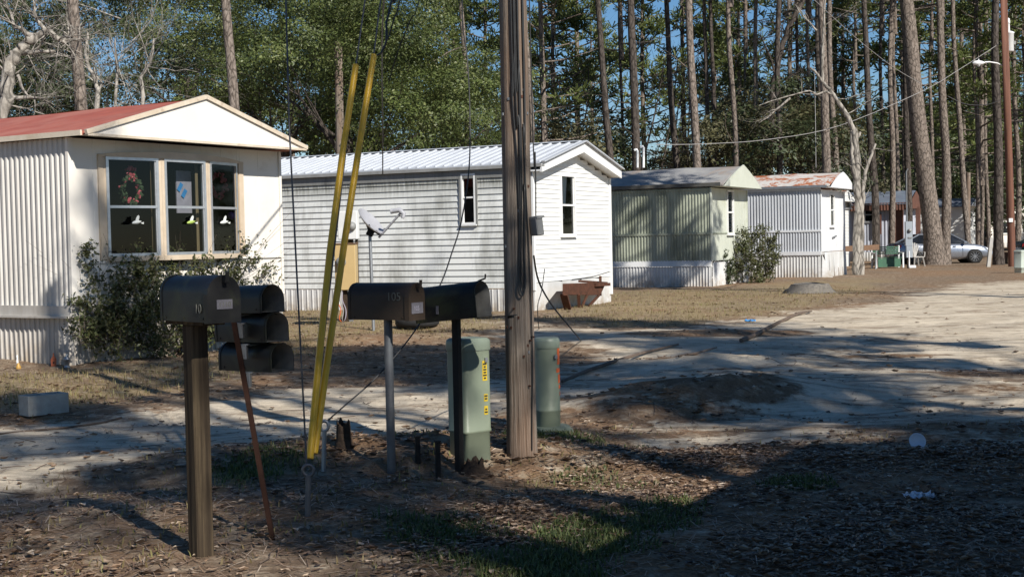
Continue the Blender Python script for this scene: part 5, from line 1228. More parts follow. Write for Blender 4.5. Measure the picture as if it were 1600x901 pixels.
# pale resin chair
g=on(P(1432,412,60).x,60); r=empty('garden_chair',g,R(15),'pale fan-backed garden chair in front of the silver car','chair'); mb=MB(); mb.box((0,0,.42),(.5,.48,.04)); mb.build('seat',MT['chair_white'],r); mb=MB()
for k in range(7): a=R(-36+12*k); mb.bar((math.sin(a)*.16,.22,.44),(math.sin(a)*.52,.30,.44+.62*math.cos(a)),.05,.02,0,(0,1,0))
mb.build('backrest',MT['chair_white'],r)
for sx in (-1,1):
    for sy in (-1,1): mb=MB(); mb.bar((sx*.2,sy*.2,.42),(sx*.27,sy*.26,0),.045); mb.build('leg',MT['chair_white'],r)
    mb=MB(); mb.bar((sx*.28,-.24,.62),(sx*.28,.24,.64),.06,.03); mb.bar((sx*.27,-.22,.42),(sx*.28,-.24,.62),.04); mb.build('armrest',MT['chair_white'],r)
# grey meter pole
g=on(P(1421,414,57).x,57); r=empty('meter_pole',g,0,'slim pole with a pale grey meter box and tall conduit beside the green bench','meter pole'); mb=MB(); zz=lambda py:P(1421,py,57).z-g.z
mb.box((0,.1,zz(350)/2),(.12,.10,zz(345))); mb.build('post',MT['post'],r)
mb=MB(); mb.box((-.02,0,(zz(384)+zz(346))/2),(.30,.14,zz(346)-zz(384)),0,None,.01); mb.box((0,0,zz(392)),(.26,.12,.55)); mb.build('meter_box',pm('pale_blue_grey_box',(.30,.33,.36),(.25,.28,.31),3,.5),r)
mb=MB(); mb.lathe([(.08,0),(.08,.06),(.05,.10),(0,.11)],14,0,(0,-.07,zz(360)),Matrix.Rotation(R(90),3,'X')); mb.box((.02,-.09,zz(371)),(.16,.03,.05)); mb.build('meter',MT['grey_box'],r)
mb=MB(); mb.tube([(-.08,.03,zz(348)),(-.08,.03,zz(268)),(-.02,.0,zz(264))],.035,8); mb.build('conduit',MT['zinc'],r)
mb=MB(); mb.tube([(-.02,-.05,zz(392)),(-.02,-.05,0)],.03,8); mb.box((.05,-.2,.06),(.3,.2,.12),0,None,.02); mb.build('base_box',MT['white_paint'],r)
# plank bench before the gate
ga_=on(P(1298,415,51).x,51.5); b0,b1=P(1298,390,51.5),P(1372,386,57); r=empty('plank_bench',ga_,0,'long weathered brown plank on thin legs behind the grey bare tree','plank bench')
o_=Vector(ga_); mb=MB(); mb.bar(b0-o_,b1-o_,.10,.22); mb.build('plank',MT['board'],r)
for f in (.03,.12,.55,.96):
    q=b0.lerp(b1,f); e=on(q.x+.12*(1 if f==.03 else -.3),q.y); mb=MB(); mb.bar(q-o_-Vector((0,0,.1)),e-o_,.045); mb.build('leg',MT['zinc'],r)
# leaning white post and a pair of stakes
def post(px,pyb,pxt,pyt,d,w,mat,label,name='fence_post'):
    b=on(P(px,pyb,d).x,d); t=P(pxt,pyt,d); mb=MB(); mb.bar(Vector((0,0,-.1)),t-b,w); o=mb.build(name,MT[mat]); o.location=b; tagit(o,label,'post'); return o
post(1544,412,1549,371,57,.14,'chair_white','pale post leaning right at the back of the yard near the car')
post(1572,410,1572,394,62,.12,'board','short brown post standing by the foot of the reddish pole')
# reddish pole with transformer and street lamp
g=on(P(1582,414,57).x,57); r=empty('utility_pole',g,0,'tall reddish-brown utility pole with a white transformer at the right','utility pole'); zz=lambda py:P(1575,py,57).z-g.z
mb=MB(); xt=P(1563,0,57).x-g.x; zt=zz(0); k=11.0/zt; mb.tube([(0,0,-.3),(xt*.5,0,zt*.5),(xt,0,zt),(xt*k,0,11.0)],[.16,.15,.14,.13],16); mb.build('shaft',MT['mast_pole'],r)
q=P(1576,66,57)-g; mb=MB(); mb.lathe([(.18,-.40),(.21,-.37),(.21,.34),(.235,.36),(.235,.40),(.10,.46)],18,0,q); t_=mb.build('transformer',MT['white_paint'],r); mb=MB(); mb.tube([q+Vector((0,0,.42)),q+Vector((0,0,.80))],[.06,.045],10); mb.lathe([(.07,.80),(.05,.98),(.01,1.02)],10,0,q); mb.build('bushing',MT['white_paint'],t_)
mb=MB(); mb.box(q+Vector((.20,-.08,-.05)),(.10,.12,.14)); mb.bar(q+Vector((-.35,0,.05)),q,.08,.06); mb.build('bracket',MT['grey_box'],t_)
mb=MB(); e=[P(1566,103,57)-g,P(1558,99,56.6)-g,P(1546,97,56.3)-g,P(1538,97.5,56.0)-g]; mb.tube([tuple(v) for v in e],.032,8); a_=mb.build('lamp_arm',MT['white_paint'],r)
q=P(1529,98.5,55.8)-g; mb=MB(); mb.lathe([(.02,-.25),(.09,-.18),(.11,0),(.08,.14),(.03,.25)],12,0,q,Matrix.Rotation(R(90),3,'Y')); mb.lathe([(.03,.08),(.03,.16)],8,0,q); mb.build('street_lamp_head',MT['white_paint'],a_)
mb=MB(); mb.lathe([(.08,0),(.06,-.06),(.02,-.09)],12,0,q+Vector((0,0,-.07))); mb.build('lamp_lens',MT['lamp_lens'],a_)
mb=MB(); mb.box(P(1579,344,56.8)-g,(.16,.1,.16)); mb.build('pole_tag',MT['white_paint'],r)
pg=g
# old wooden posts behind
def wood_post(px,pyt,d,w,label,pxt=None):
    b=on(P(px,400,d).x,d); t=P(pxt or px,pyt,d)-b; mb=MB(); mb.tube([(0,0,-.3),tuple(t*.5),tuple(t)],[w/2,w/2*.95,w/2*.9],14); o=mb.build('timber_pole',MT['pole']); o.location=b; tagit(o,label,'pole')
wood_post(534,66,42,.28,'cut-off grey timber pole standing among the oaks behind the white home',528.5)
wood_post(1512,270,68,.24,'short grey timber pole behind the parked silver car',1513)
# overhead wires on the right
def wire(label,pts,rad=.012,mat='white_wire'):
    cable(label,pts,rad,mat,'overhead_wire','wire')
pz=P(1562,68,57)
wire('pale service wire sagging from the reddish pole down to the green home',[P(1025,226,46),P(1100,225,47),P(1200,218,49),P(1310,197,51),P(1440,143,54),P(1500,108,55.5),pz],.012)
wire('pale wire falling from the upper left to meet the service wire at the big pine',[P(1272,0,40),P(1310,35,44),P(1350,70,48),P(1400,108,52),P(1449,136,54)],.012)
wire('thin drooping wire between the big pine and the reddish pole',[P(1480,150,62),P(1510,163,60),P(1545,163,58),P(1571,153,57)],.012)
for k,(ya,yb,yc) in enumerate(((232,214,160),(240,222,166),(250,226,172))):
    wire(('uppermost','middle','lowest')[k]+' of three thin wires crossing low before the pine trunks',[P(1375,ya+8,70),P(1430,yb,66),P(1500,yc+22,62),P(1571,yc-8,57)],.009,'strand')
for k,(py) in enumerate((276,)):
    wire('thin wire from the short timber pole to the reddish pole',[P(1513,274,68),P(1545,279,62),P(1576,274,57)],.008)
wire('thin dark wire hanging from the trees to the rust-roofed home',[P(1272,90,52),P(1274,180,52),P(1275,262,50.5)],.010,'white_wire')
# ---------------------------------------------------------------- trees
def unit(n): v=nr.normal(size=(n,3)); return v/np.linalg.norm(v,axis=1,keepdims=True)
def leafquads(C,N,L,W):
    """leaf-shaped quads: centres C, normals N, lengths L"""
    n=len(C); a=np.cross(N,unit(n)); a/=np.linalg.norm(a,axis=1,keepdims=True)+1e-9; b=np.cross(N,a)
    L=L[:,None]; W=W[:,None]
    V=np.stack([C-a*L*.5, C-b*W*.5+N*L*.06, C+a*L*.5, C+b*W*.5+N*L*.06],1).reshape(-1,3); F=np.arange(n*4).reshape(n,4); return V,F
def oak_crown(name,lobes,nclump,nleaf,leaf,mat,seed,gap=.62):
    """lobes: list of (x,y,z,r). leaf clumps sit on the lobes' skins, leaving holes between them"""
    global nr; nr=np.random.default_rng(seed); C=[];N=[]; rn=[]
    for (x,y,z,r) in lobes:
        k=int(nclump*r*r); d=unit(k); d[:,2]=np.where(d[:,2]<-.55,-d[:,2],d[:,2])
        cc=np.array((x,y,z))+d*r*(gap+.5*nr.random((k,1)))*np.array((1,1,.85))
        for c,dd in zip(cc,d):
            m=int(nleaf*(.4+nr.random())); s=.16+.26*nr.random()
            p=c+nr.normal(size=(m,3))*np.array((s,s,s*.55)); q=unit(m)*.55+dd*.85+np.array((0,0,.35)); C.append(p); N.append(q/np.linalg.norm(q,axis=1,keepdims=True)); rn.append(np.clip(nr.random()*.35+nr.random(m)*.65,0,1))
    C=np.concatenate(C);N=np.concatenate(N);rn=np.concatenate(rn); n=len(C); L=leaf*(.45+1.15*nr.random(n)**1.3); V,F=leafquads(C,N,L,L*(.42+.22*nr.random(n)))
    return npmesh(name,V,F,mat,attrs={'rnd':('FACE',rn)},link=False)
def pine_crown(name,h,rad,nb,ntuft,seed,bare=.25,nl=.30):
    """whorled limbs with needle brushes; origin at crown base, h tall"""
    global nr; nr=np.random.default_rng(seed); mb=MB(); TC=[];TD=[]
    mb.tube([(0,0,-.5),(.08,.05,h*.5),(0,0,h*.97)],[.13,.08,.02],8,1)
    for b in range(nb):
        t=(b+.5*nr.random())/nb; z=h*(t**.9)*.97; az=nr.random()*6.283; L=rad*(1.05-.85*t)*(.55+.6*nr.random()); up=-.05+.75*t+.25*nr.random()
        dead=t<bare and nr.random()<.6; p=[Vector((0,0,z))]; d=Vector((math.cos(az),math.sin(az),up*.35))
        for s in range(5): p.append(p[-1]+d*(L/5)); d=(d+Vector((nr.normal(0,.14),nr.normal(0,.14),.10*up+.05))).normalized()
        mb.tube(p,[.05*(1-.6*t),.042*(1-.6*t),.032,.024,.017,.01],5,1,cap=False)
        if dead:
            L*=.6; continue
        for k in range(int(ntuft*(.5+L/rad))):
            s=.30+.70*nr.random()**.8; i=min(int(s*5),4); f=s*5-i; q=p[i].lerp(p[i+1],f)
            o=Vector((nr.normal(0,.30),nr.normal(0,.30),nr.normal(.12,.18)))*(.6+.5*s); q=q+o; dr=(d*.6+o+Vector((0,0,.4))).normalized(); TC.append(q[:]);TD.append(dr[:])
    TC=np.array(TC);TD=np.array(TD); k=11; n=len(TC)
    dirs=TD[:,None,:]*.75+unit(n*k).reshape(n,k,3)*.95; dirs/=np.linalg.norm(dirs,axis=2,keepdims=True)
    side=np.cross(dirs,unit(n*k).reshape(n,k,3)); side/=np.linalg.norm(side,axis=2,keepdims=True)
    ln=nl*(.7+.6*nr.random((n,k,1))); c=TC[:,None,:]+0*dirs; w=.026
    V=np.stack([c-side*w*.6,c+side*w*.6,c+dirs*ln+side*w,c+dirs*ln-side*w],2).reshape(-1,3); F=np.arange(n*k*4).reshape(-1,4); rn=np.clip(np.repeat(nr.random(n)*.7,k)+nr.random(n*k)*.3,0,1)
    bv=np.array(mb.v); bf=[]
    for f in mb.f: bf.append(f if len(f)==4 else (f+[f[-1]])[:4])
    bf=np.array([f for f in bf if len(set(f))==4]); 
    return npmesh(name,np.concatenate([bv,V]),np.concatenate([bf,F+len(bv)]),[MT['needles'],MT['bark_pine']],mi=np.concatenate([np.ones(len(bf)),np.zeros(len(F))]),attrs={'rnd':('FACE',np.concatenate([np.zeros(len(bf)),rn]))},link=False)
def mobj(name,me,parent=None,loc=(0,0,0),rz=0,sc=1):
    o=bpy.data.objects.new(name,me); COL.objects.link(o); o.parent=parent; o.location=loc; o.rotation_euler=(0,0,rz); o.scale=sc if hasattr(sc,'__len__') else (sc,)*3; return o
def limbs(mb,base,d,L,r,depth,rd,m=0,spread=.6,curl=.25,minr=.006,kids=3,grav=0.0,seg=5):
    p=[Vector(base)]; d=Vector(d).normalized(); rad=[r]
    for s in range(seg):
        d=(d+Vector((rd.gauss(0,curl),rd.gauss(0,curl),rd.gauss(0,curl)+grav))*.5).normalized(); p.append(p[-1]+d*(L/seg)); rad.append(r*(1-.13*(s+1)))
    mb.tube(p,rad,7 if r>.05 else (5 if r>.015 else 3),m,cap=False)
    if depth<=0 or r<minr: return
    for k in range(kids):
        i=rd.randint(2,seg); ax=Vector((rd.gauss(0,1),rd.gauss(0,1),rd.gauss(0,.7))).normalized(); dd=(d+ax*spread*(.6+.8*rd.random())).normalized()
        limbs(mb,p[i],dd,L*(.5+.3*rd.random()),rad[i]*(.45+.22*rd.random()),depth-1,rd,m,spread,curl,minr,kids,grav,seg)
    limbs(mb,p[-1],d,L*.7,rad[-1]*.85,depth-1,rd,m,spread,curl,minr,kids,grav,seg)

# crown meshes shared by the trees
PC=[pine_crown('pine_crown_mesh',9.5,3.1,34,15,11),pine_crown('pine_crown_mesh',8.0,2.6,28,15,12,.35),pine_crown('pine_crown_mesh',11,2.7,40,12,13,.45)]
MID=pine_crown('pine_crown_mesh',13,2.6,52,10,14,.15)
def lobeset(rx,ry,rz,n,r0,r1,seed,zc):
    rd=random.Random(seed); out=[]
    for k in range(n):
        a=rd.random()*6.283; e=rd.uniform(-.5,1); q=math.sqrt(max(0,1-e*e*.8)); f=.55+.4*rd.random(); out.append((rx*q*f*math.cos(a),ry*q*f*math.sin(a),zc+rz*e*f,rd.uniform(r0,r1)))
    return out
OC=[oak_crown('oak_crown_mesh',lobeset(4.8,3.6,4.8,24,.9,1.6,21,0),14,105,.095,MT['leaf_oak'],31),
    oak_crown('oak_crown_mesh',lobeset(4.2,3.4,4.4,21,.9,1.5,22,0),14,105,.095,MT['leaf_oak'],32),
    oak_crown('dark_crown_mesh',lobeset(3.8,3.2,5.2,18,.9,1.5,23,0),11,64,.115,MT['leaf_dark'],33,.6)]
SC=[oak_crown('scrub_crown_mesh',lobeset(2.6,2.0,1.9,9,.7,1.15,24,0),16,46,.13,MT['leaf_olive'],34,.5),
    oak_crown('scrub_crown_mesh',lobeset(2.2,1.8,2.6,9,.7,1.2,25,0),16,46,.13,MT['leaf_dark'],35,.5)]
BUSHC=oak_crown('bush_crown_mesh',lobeset(.72,.62,.62,10,.26,.42,26,.85),150,26,.062,MT['leaf_shrub'],36,.5)

def trunk_mb(h,r0,r1,bend,rd,flare=1.35,n=10):
    mb=MB(); pts=[];rad=[]
    for k in range(21):
        t=k/20; pts.append((bend[0]*t+(.10*math.sin(t*8+bend[1]*9)+.03*math.sin(t*19+r0*99))*min(1,h/20),bend[1]*t,h*t-.3*(k==0))); rad.append((r0+(r1-r0)*t)*(1+(flare-1)*math.exp(-t*h/.5)))
    mb.tube(pts,rad,n,jit=.10,rnd=rd); return mb,pts,rad
TN=0
def pine(px0,pxb,d,wpx,label,h=None,crown=None,cb=.58,group=None,bark='bark_pine',dz=0,low=0,name='pine_tree',csc=1.0):
    """trunk passes px0 at the picture's top edge and pxb at the ground; wpx its width in photo pixels"""
    global TN; TN+=1; rd=random.Random(TN*7)
    b=on(P(pxb,400,d).x,d); t=P(px0,0,d); h=h or rd.uniform(20,25); sl=(t-b)/(t.z-b.z); r0=wpx*d/FPX/2
    o=empty(name,b,0,label,'tree',group)
    mb,pts,rad=trunk_mb(h,r0*1.12,r0*.42,(sl.x*h,sl.y*h),rd,n=12 if d<50 else 9)
    for k in range(low):                                   # dead stubs and thin limbs below the crown
        z=rd.uniform(.22,.6)*h; f=z/h; a=rd.random()*6.283; limbs(mb,(sl.x*z,sl.y*z,z),(math.cos(a),math.sin(a),rd.uniform(-.1,.6)),rd.uniform(.8,2.2),.028,1,rd,0,.6,.3,.004,2)
    mb.build('trunk',MT[bark],o)
    me=PC[TN%3] if crown is None else crown
    if me is not None and crown!='none':
        z=h*cb; s=(h-z)/9.0*csc; mobj('crown',me,o,(sl.x*z,sl.y*z,z),rd.random()*6.283,(s*rd.uniform(.9,1.2),)*2+(s,))
    return o
def oak(px,d,h,me,label,sc=1.0,zc=.62,r=.2,group=None,name='oak_tree',lb=6,bark='bark_oak_shaded',rz=None):
    global TN; TN+=1; rd=random.Random(TN*5); b=on(P(px,400,d).x,d); o=empty(name,b,0,label,'tree',group); z=h*zc
    mb,pts,rad=trunk_mb(z*.75,r,r*.6,(rd.gauss(0,.3),rd.gauss(0,.3)),rd)
    for k in range(lb): a=6.283*k/lb+rd.random(); limbs(mb,pts[rd.randint(12,20)],(math.cos(a),math.sin(a),.9),2.6*sc,r*.4,2,rd,0,.7,.25,.01,2)
    mb.build('trunk',MT[bark],o); mobj('crown',me,o,(0,0,z),rd.random()*6 if rz is None else rz,sc); return o

# --- named trunks of the photograph
pine(112,134,33,20,'sunlit pine trunk rising straight behind the red roof, left of two there',cb=.62,low=2)
pine(352,370,36,17,'sunlit pine trunk behind the peak of the cream gable, right of two there',cb=.62,low=1)
pine(723,733,50,9.5,'slender sunlit pine rising behind the white home, left of the utility pole',low=2)
pine(822,829,44,8,'pine trunk half hidden behind the weathered utility pole',low=1)
pine(846,856,62,6,'thin pine just right of the weathered utility pole with low green limbs',h=17,cb=.30,low=3)
pine(937,964,60,11.5,'forking dark pine above the white gable',bark='bark_oak_shaded',low=4)
pine(969,979,74,5.5,'thin dark pine between the forking one and the stout dark trunk',bark='bark_oak_shaded')
pine(990,997,56,14,'stout dark pine trunk right behind the white vent pipes',bark='bark_oak_shaded',low=4)
pine(1044,1061,62,10.5,'dark pine with two lower limbs, left of the brightest trunk',bark='bark_oak_shaded',low=4)
pine(1081,1088,49,13,'brightest sunlit pine trunk above the green home roof',low=1)
pine(1103,1113,64,7.5,'dark pine, left of a close pair beyond the green home',bark='bark_oak_shaded',low=3)
pine(1113,1124,66,7.5,'dark pine, right of a close pair beyond the green home',bark='bark_oak_shaded',low=3)
pine(1141,1151,58,9.5,'sunlit pine trunk above the right end of the green home',low=2)
pine(1164,1171,78,5,'very thin pine behind the scrub, right of the sunlit trunk')
pine(1184,1181,66,8,'brownish pine trunk in the scrub above the gap between green and rust roofs',low=3)
pine(1220,1212,60,10,'dark pine crossed by the leaning oak trunk',bark='bark_oak_shaded',low=2)
pine(1246,1253,72,6.5,'thin dark pine just left of the pale bare limb',bark='bark_oak_shaded')
pine(1263,1271,70,6.5,'thin pine behind the pale broken branch')
pine(1280,1284,66,8,'dark pine close behind the pale pine over the rust roof',bark='bark_oak_shaded')
pine(1287,1292,54,14,'pale smooth pine trunk directly above the rust roof',low=1)
pine(1298,1307,62,10,'rough pine just right of the pale one over the rust roof',low=2)
pine(1336,1339,84,6,'thin pine in the sky gap beyond the grey bare tree')
pine(1353,1367,62,11,'dark straight pine right of the grey bare tree',bark='bark_oak_shaded',low=2)
pine(1377,1382,80,6.5,'slim dark pine between two lit trunks, beyond the brown awning',bark='bark_oak_shaded')
pine(1395,1391,66,9,'lit pine with a kinked trunk above the blue-grey home',low=2)
pine(1398,1404,74,7,'thin lit pine behind the kinked one')
pine(1417,1417,70,10,'dark pine hard against the left of the big leaning pine',bark='bark_oak_shaded')
dpn=pine(1419,1458,62,27,'big leaning pine, left half of the double trunk before the silver car',h=25,cb=.6)
pine(1471,1477,62,14,'straight pine, right half of the double trunk before the silver car',low=1)
pine(1455,1458,84,6,'thin pine seen between the two halves of the double pine')
pine(1491,1511,66,8.5,'slightly leaning lit pine right of the double pine with curved limbs',low=5)
pine(1525,1527,74,7,'pine behind the street lamp head',low=3)
pine(1541,1542,82,6,'thin pine right of the street lamp head',low=2)
pine(1559,1557,60,14,'dark thick pine just left of the reddish pole',bark='bark_oak_shaded',low=1)
pine(1585,1590,72,8.5,'pine behind the white transformer at the right edge',low=3)
# far pines filling the wood
rdf=random.Random(99)
FARL='tall pine deep in the woods behind the mobile homes, one of many alike'
src=[]
for k in range(30):
    px=rdf.uniform(-120,1750); d=rdf.uniform(84,150); w=rdf.uniform(3.2,5.2)*90/d*1.1
    if 560<px<800 and rdf.random()<.5: continue
    if len(src)<8: o=pine(px,px+rdf.uniform(2,14),d,w,FARL,group='far pines',h=rdf.uniform(17,26),cb=rdf.uniform(.25,.55),crown=[PC[0],PC[1],PC[2],MID][len(src)%4],bark='bark_oak_shaded'); src.append(o)
    else:
        b=on(P(px,400,d).x,d); s=rdf.uniform(.8,1.12); dup(src[k%len(src)],b,rdf.uniform(-.3,.3),(s,s,s*rdf.uniform(.9,1.1)),FARL,'far pines')
# younger, bushier pines whose green fills the upper middle
for k,(px,d,h,cb) in enumerate(((872,78,18,.22),(905,88,21,.30),(1010,92,20,.25),(1072,95,21,.3),(1160,90,19,.22),(1240,96,21,.25),(1322,98,20,.25),(1435,92,20,.2),(1535,76,17,.28),(1508,96,19,.2),(1582,84,15,.2),(1606,70,16,.3),(765,84,17,.3),(815,96,19,.3),(700,90,19,.35))):
    o=pine(px-6,px,d,5.5,'bushy young pine in the back row, green almost to the ground',h=h,cb=cb,crown=MID if k%2 else PC[0],group='bushy back-row pines')
# oaks behind the white home: one broad evergreen mass of several trees
oak(440,47,11.5,OC[0],'broad evergreen oak behind the gap between cream and white homes',1.05,.58,.28)
oak(560,44,11.5,OC[1],'rounded evergreen oak behind the yellow guards',1.0,.58,.25,rz=1.0)
oak(665,46,9.0,OC[0],'lower evergreen oak behind the white home roof',.92,.56,.25,rz=2.2)
oak(742,50,7.6,OC[1],'small evergreen oak left of the weathered utility pole',.66,.58,.18,rz=.4)
oak(500,58,14.2,OC[1],'tall evergreen oak towering behind the other oaks',1.25,.6,.3,rz=3.3)
oak(615,60,12.5,OC[0],'tall yellowish-green oak behind the white home, farther back',1.1,.6,.28,rz=4.0)
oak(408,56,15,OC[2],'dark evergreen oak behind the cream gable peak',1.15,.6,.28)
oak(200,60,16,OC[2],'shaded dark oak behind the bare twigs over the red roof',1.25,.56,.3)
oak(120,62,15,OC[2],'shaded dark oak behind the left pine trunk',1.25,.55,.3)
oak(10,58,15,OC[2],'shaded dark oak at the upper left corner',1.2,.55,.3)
oak(300,72,19,OC[0],'sunlit green oak high between the two left pine trunks',1.05,.74,.3,rz=1)
oak(60,82,11,OC[2],'low dark oak behind the leaning bare limbs at far left',1.2,.5,.3)
oak(40,66,14,OC[0],'sunlit green oak behind the gnarled pale tree at far left',1.0,.6,.28,rz=2)
# scrub and understorey on the right
U='olive scrub thicket in the understorey behind the mobile homes'
for k,(px,d,z,me,s,nm) in enumerate(((1150,62,4.4,SC[0],1.3,0),(1190,64,5.0,SC[0],1.4,1),(1235,60,4.8,SC[1],1.35,2),(1262,66,5.2,SC[0],1.4,3),(1212,70,6.6,SC[0],1.4,3),(1292,70,4.8,SC[1],1.4,3),(1118,72,4.0,SC[0],1.2,4),(1035,76,3.8,SC[0],1.2,5),(955,72,4.2,SC[1],1.3,6),(880,70,5.0,SC[1],1.6,7),(845,64,4.8,SC[0],1.4,8),(1320,76,4.6,SC[0],1.4,9),(1170,76,7.2,SC[1],1.3,9),
      (1350,88,3.0,SC[1],1.5,10),(1400,92,3.0,SC[1],1.6,11),(1440,95,3.2,SC[1],1.6,12),(1490,100,3.4,SC[1],1.7,13),(1535,98,3.2,SC[1],1.7,14),(1580,92,3.0,SC[1],1.6,15),(1615,84,3.0,SC[1],1.6,16),(1640,100,3.2,SC[1],1.7,17),(1000,90,2.4,SC[0],1.2,18),(1080,96,2.4,SC[0],1.2,19),(930,94,2.6,SC[0],1.3,20),(1290,92,3.0,SC[1],1.5,21))):
    oak(px,d,z/.62,me,U,s,.62,.06,'understorey scrub','scrub_bush',4)
D='evergreen tree standing at the back of the woods behind the pines'
dsrc=None
for k in range(13):
    px=rdf.uniform(1310,1720); d=rdf.uniform(108,150); b=on(P(px,400,d).x,d); s=rdf.uniform(.9,1.35)*(1 if k<14 else .62)
    if dsrc is None: dsrc=oak(px,d,11,OC[1],D,1.15,.55,.25,'dark back trees')
    else: dup(dsrc,b,rdf.random()*6,(s*1.15,s*1.15,s),D,'dark back trees')

# woods that carry on past both picture edges
for k in range(26):
    px=rdf.uniform(1680,3000) if k<17 else rdf.uniform(-900,-160); d=rdf.uniform(75,140); b=on(P(px,400,d).x,d); s=rdf.uniform(.85,1.15); dup(src[k%len(src)],b,rdf.uniform(-.3,.3),(s,s,s*rdf.uniform(.9,1.1)),FARL,'far pines')
for k in range(20):
    px=rdf.uniform(1700,3100) if k<14 else rdf.uniform(-900,-160); d=rdf.uniform(95,145); b=on(P(px,400,d).x,d); s=rdf.uniform(.9,1.3); dup(dsrc,b,rdf.random()*6,(s*1.2,s*1.2,s),D,'dark back trees')
# --- bare trees
def bare(px,d,label,build,bark='bark_grey',name='bare_tree'):
    b=on(P(px,400,d).x,d); o=empty(name,b,0,label,'tree'); mb=MB(); build(mb,lambda x,y,dd=0: P(x,y,d+dd)-b); mb.build('trunk',MT[bark],o); return o
def path(mb,pts,r0,r1,rd,twigs=0,tl=.6,tr=.02,grav=0,depth=2,spread=.75):
    n=len(pts); rad=[r0+(r1-r0)*i/(n-1) for i in range(n)]
    out=[];rr_=[]
    for i in range(n-1):
        for s in range(4):
            out.append(Vector(pts[i]).lerp(Vector(pts[i+1]),s/4)+Vector((rd.gauss(0,r0*.12),rd.gauss(0,r0*.12),rd.gauss(0,r0*.12)))); rr_.append(rad[i]+(rad[i+1]-rad[i])*s/4)
    out.append(Vector(pts[-1])); rr_.append(rad[-1]); mb.tube(out,rr_,9,jit=.12,rnd=rd)
    for k in range(twigs):
        i=rd.randint(len(out)//4,len(out)-2); d=(out[i+1]-out[i]).normalized(); ax=Vector((rd.gauss(0,1),rd.gauss(0,1),rd.gauss(0.2,1))).normalized()
        limbs(mb,out[i],d*.5+ax,tl*rd.uniform(.5,1.4),min(tr,rr_[i]*.5),depth,rd,0,spread,.35,.003,3,grav)
def b1(mb,L):
    rd=random.Random(4)
    path(mb,[L(-14,415),L(-10,260),L(-2,185),L(12,155),L(10,120),L(16,97),L(30,82),L(44,66),L(56,57)],.20,.10,rd,14,1.0,.02)
    path(mb,[L(28,82),L(55,82),L(86,80)],.075,.03,rd,6,.8); path(mb,[L(56,57),L(75,46),L(92,63),L(104,66),L(118,50)],.085,.03,rd,12,1.0)
    path(mb,[L(54,57),L(40,52),L(34,46),L(22,42),L(18,20),L(5,2)],.07,.02,rd,12,1.1); path(mb,[L(70,46),L(58,32),L(52,14),L(60,-8)],.05,.015,rd,10,1.1)
    path(mb,[L(12,153),L(35,152),L(52,153),L(60,153)],.055,.025,rd,5,.6); path(mb,[L(14,110),L(2,107),L(-12,108)],.06,.03,rd,5,.6); path(mb,[L(28,118),L(36,140),L(46,152)],.045,.02,rd,4,.5)
    path(mb,[L(92,63),L(120,62),L(134,60)],.05,.02,rd,6,.9)
bare(-14,31,'gnarled pale bare tree leaning in at the upper left edge',b1)
def b2(mb,L):
    rd=random.Random(9); path(mb,[L(152,415),L(150,230),L(153,140),L(146,118),L(138,105),L(134,85),L(136,50)],.09,.03,rd,10,1.3)
    path(mb,[L(153,145),L(160,130),L(148,116)],.04,.02,rd,5,.7)
    path(mb,[L(178,415),L(178,200),L(183,110),L(181,98),L(180,60)],.06,.02,rd,18,1.5,.016); path(mb,[L(222,415),L(222,200),L(224,150),L(219,120),L(235,100),L(240,60)],.08,.03,rd,14,1.4,.018)
    for (x,y) in ((205,66),(170,62),(190,30),(215,110)):
        limbs(mb,L(x,y),Vector((rd.gauss(0,1),rd.gauss(0,.6),rd.gauss(.2,.7))),2.2,.022,3,rd,0,.8,.35,.003,3)
bare(178,38,'tangle of bare grey branches above the red roof between two pine trunks',b2)
def b3(mb,L):
    rd=random.Random(14)
    path(mb,[L(1338,430),L(1338,390),L(1341,330),L(1340,290),L(1338,240),L(1335,205)],.145,.12,rd,3,.7)
    path(mb,[L(1345,430),L(1346,380),L(1347,330),L(1349,290),L(1352,268),L(1362,240),L(1368,225)],.11,.04,rd,5,.9)
    path(mb,[L(1341,290),L(1333,262),L(1331,240),L(1331,215)],.12,.06,rd,3,.7)
    path(mb,[L(1336,210),L(1328,188),L(1316,168),L(1302,148),L(1288,132),L(1278,118),L(1266,106)],.10,.04,rd,3,1.0)
    path(mb,[L(1302,148),L(1290,143),L(1276,148),L(1265,142),L(1240,148),L(1205,158),L(1186,165)],.045,.015,rd,5,1.0); path(mb,[L(1286,132),L(1284,105),L(1286,60),L(1288,20),L(1292,-30)],.06,.03,rd,3,1.0)
    path(mb,[L(1235,153),L(1215,170),L(1200,183),L(1186,192)],.045,.018,rd,5,.8); path(mb,[L(1276,48),L(1262,32),L(1252,22),L(1244,10)],.035,.015,rd,4,.9); path(mb,[L(1335,200),L(1340,215),L(1344,206)],.06,.05,rd,0)
    path(mb,[L(1331,195),L(1330,215),L(1330,232)],.05,.04,rd,0)
bare(1342,50,'grey forked bare tree with broken pale limbs in front of the blue-grey home',b3)
def b4(mb,L):
    rd=random.Random(17); path(mb,[L(1203,400),L(1203,230),L(1207,140),L(1218,85),L(1232,45),L(1247,15),L(1262,-20)],.17,.11,rd,10,2.0,.04); path(mb,[L(1212,120),L(1204,90),L(1190,60)],.07,.03,rd,6,1.2)
bare(1204,63,'dark oak trunk leaning right, crossing the pines left of the pale trunk',b4,'bark_oak_shaded')
BL='thin bare sapling among the pines behind the homes'
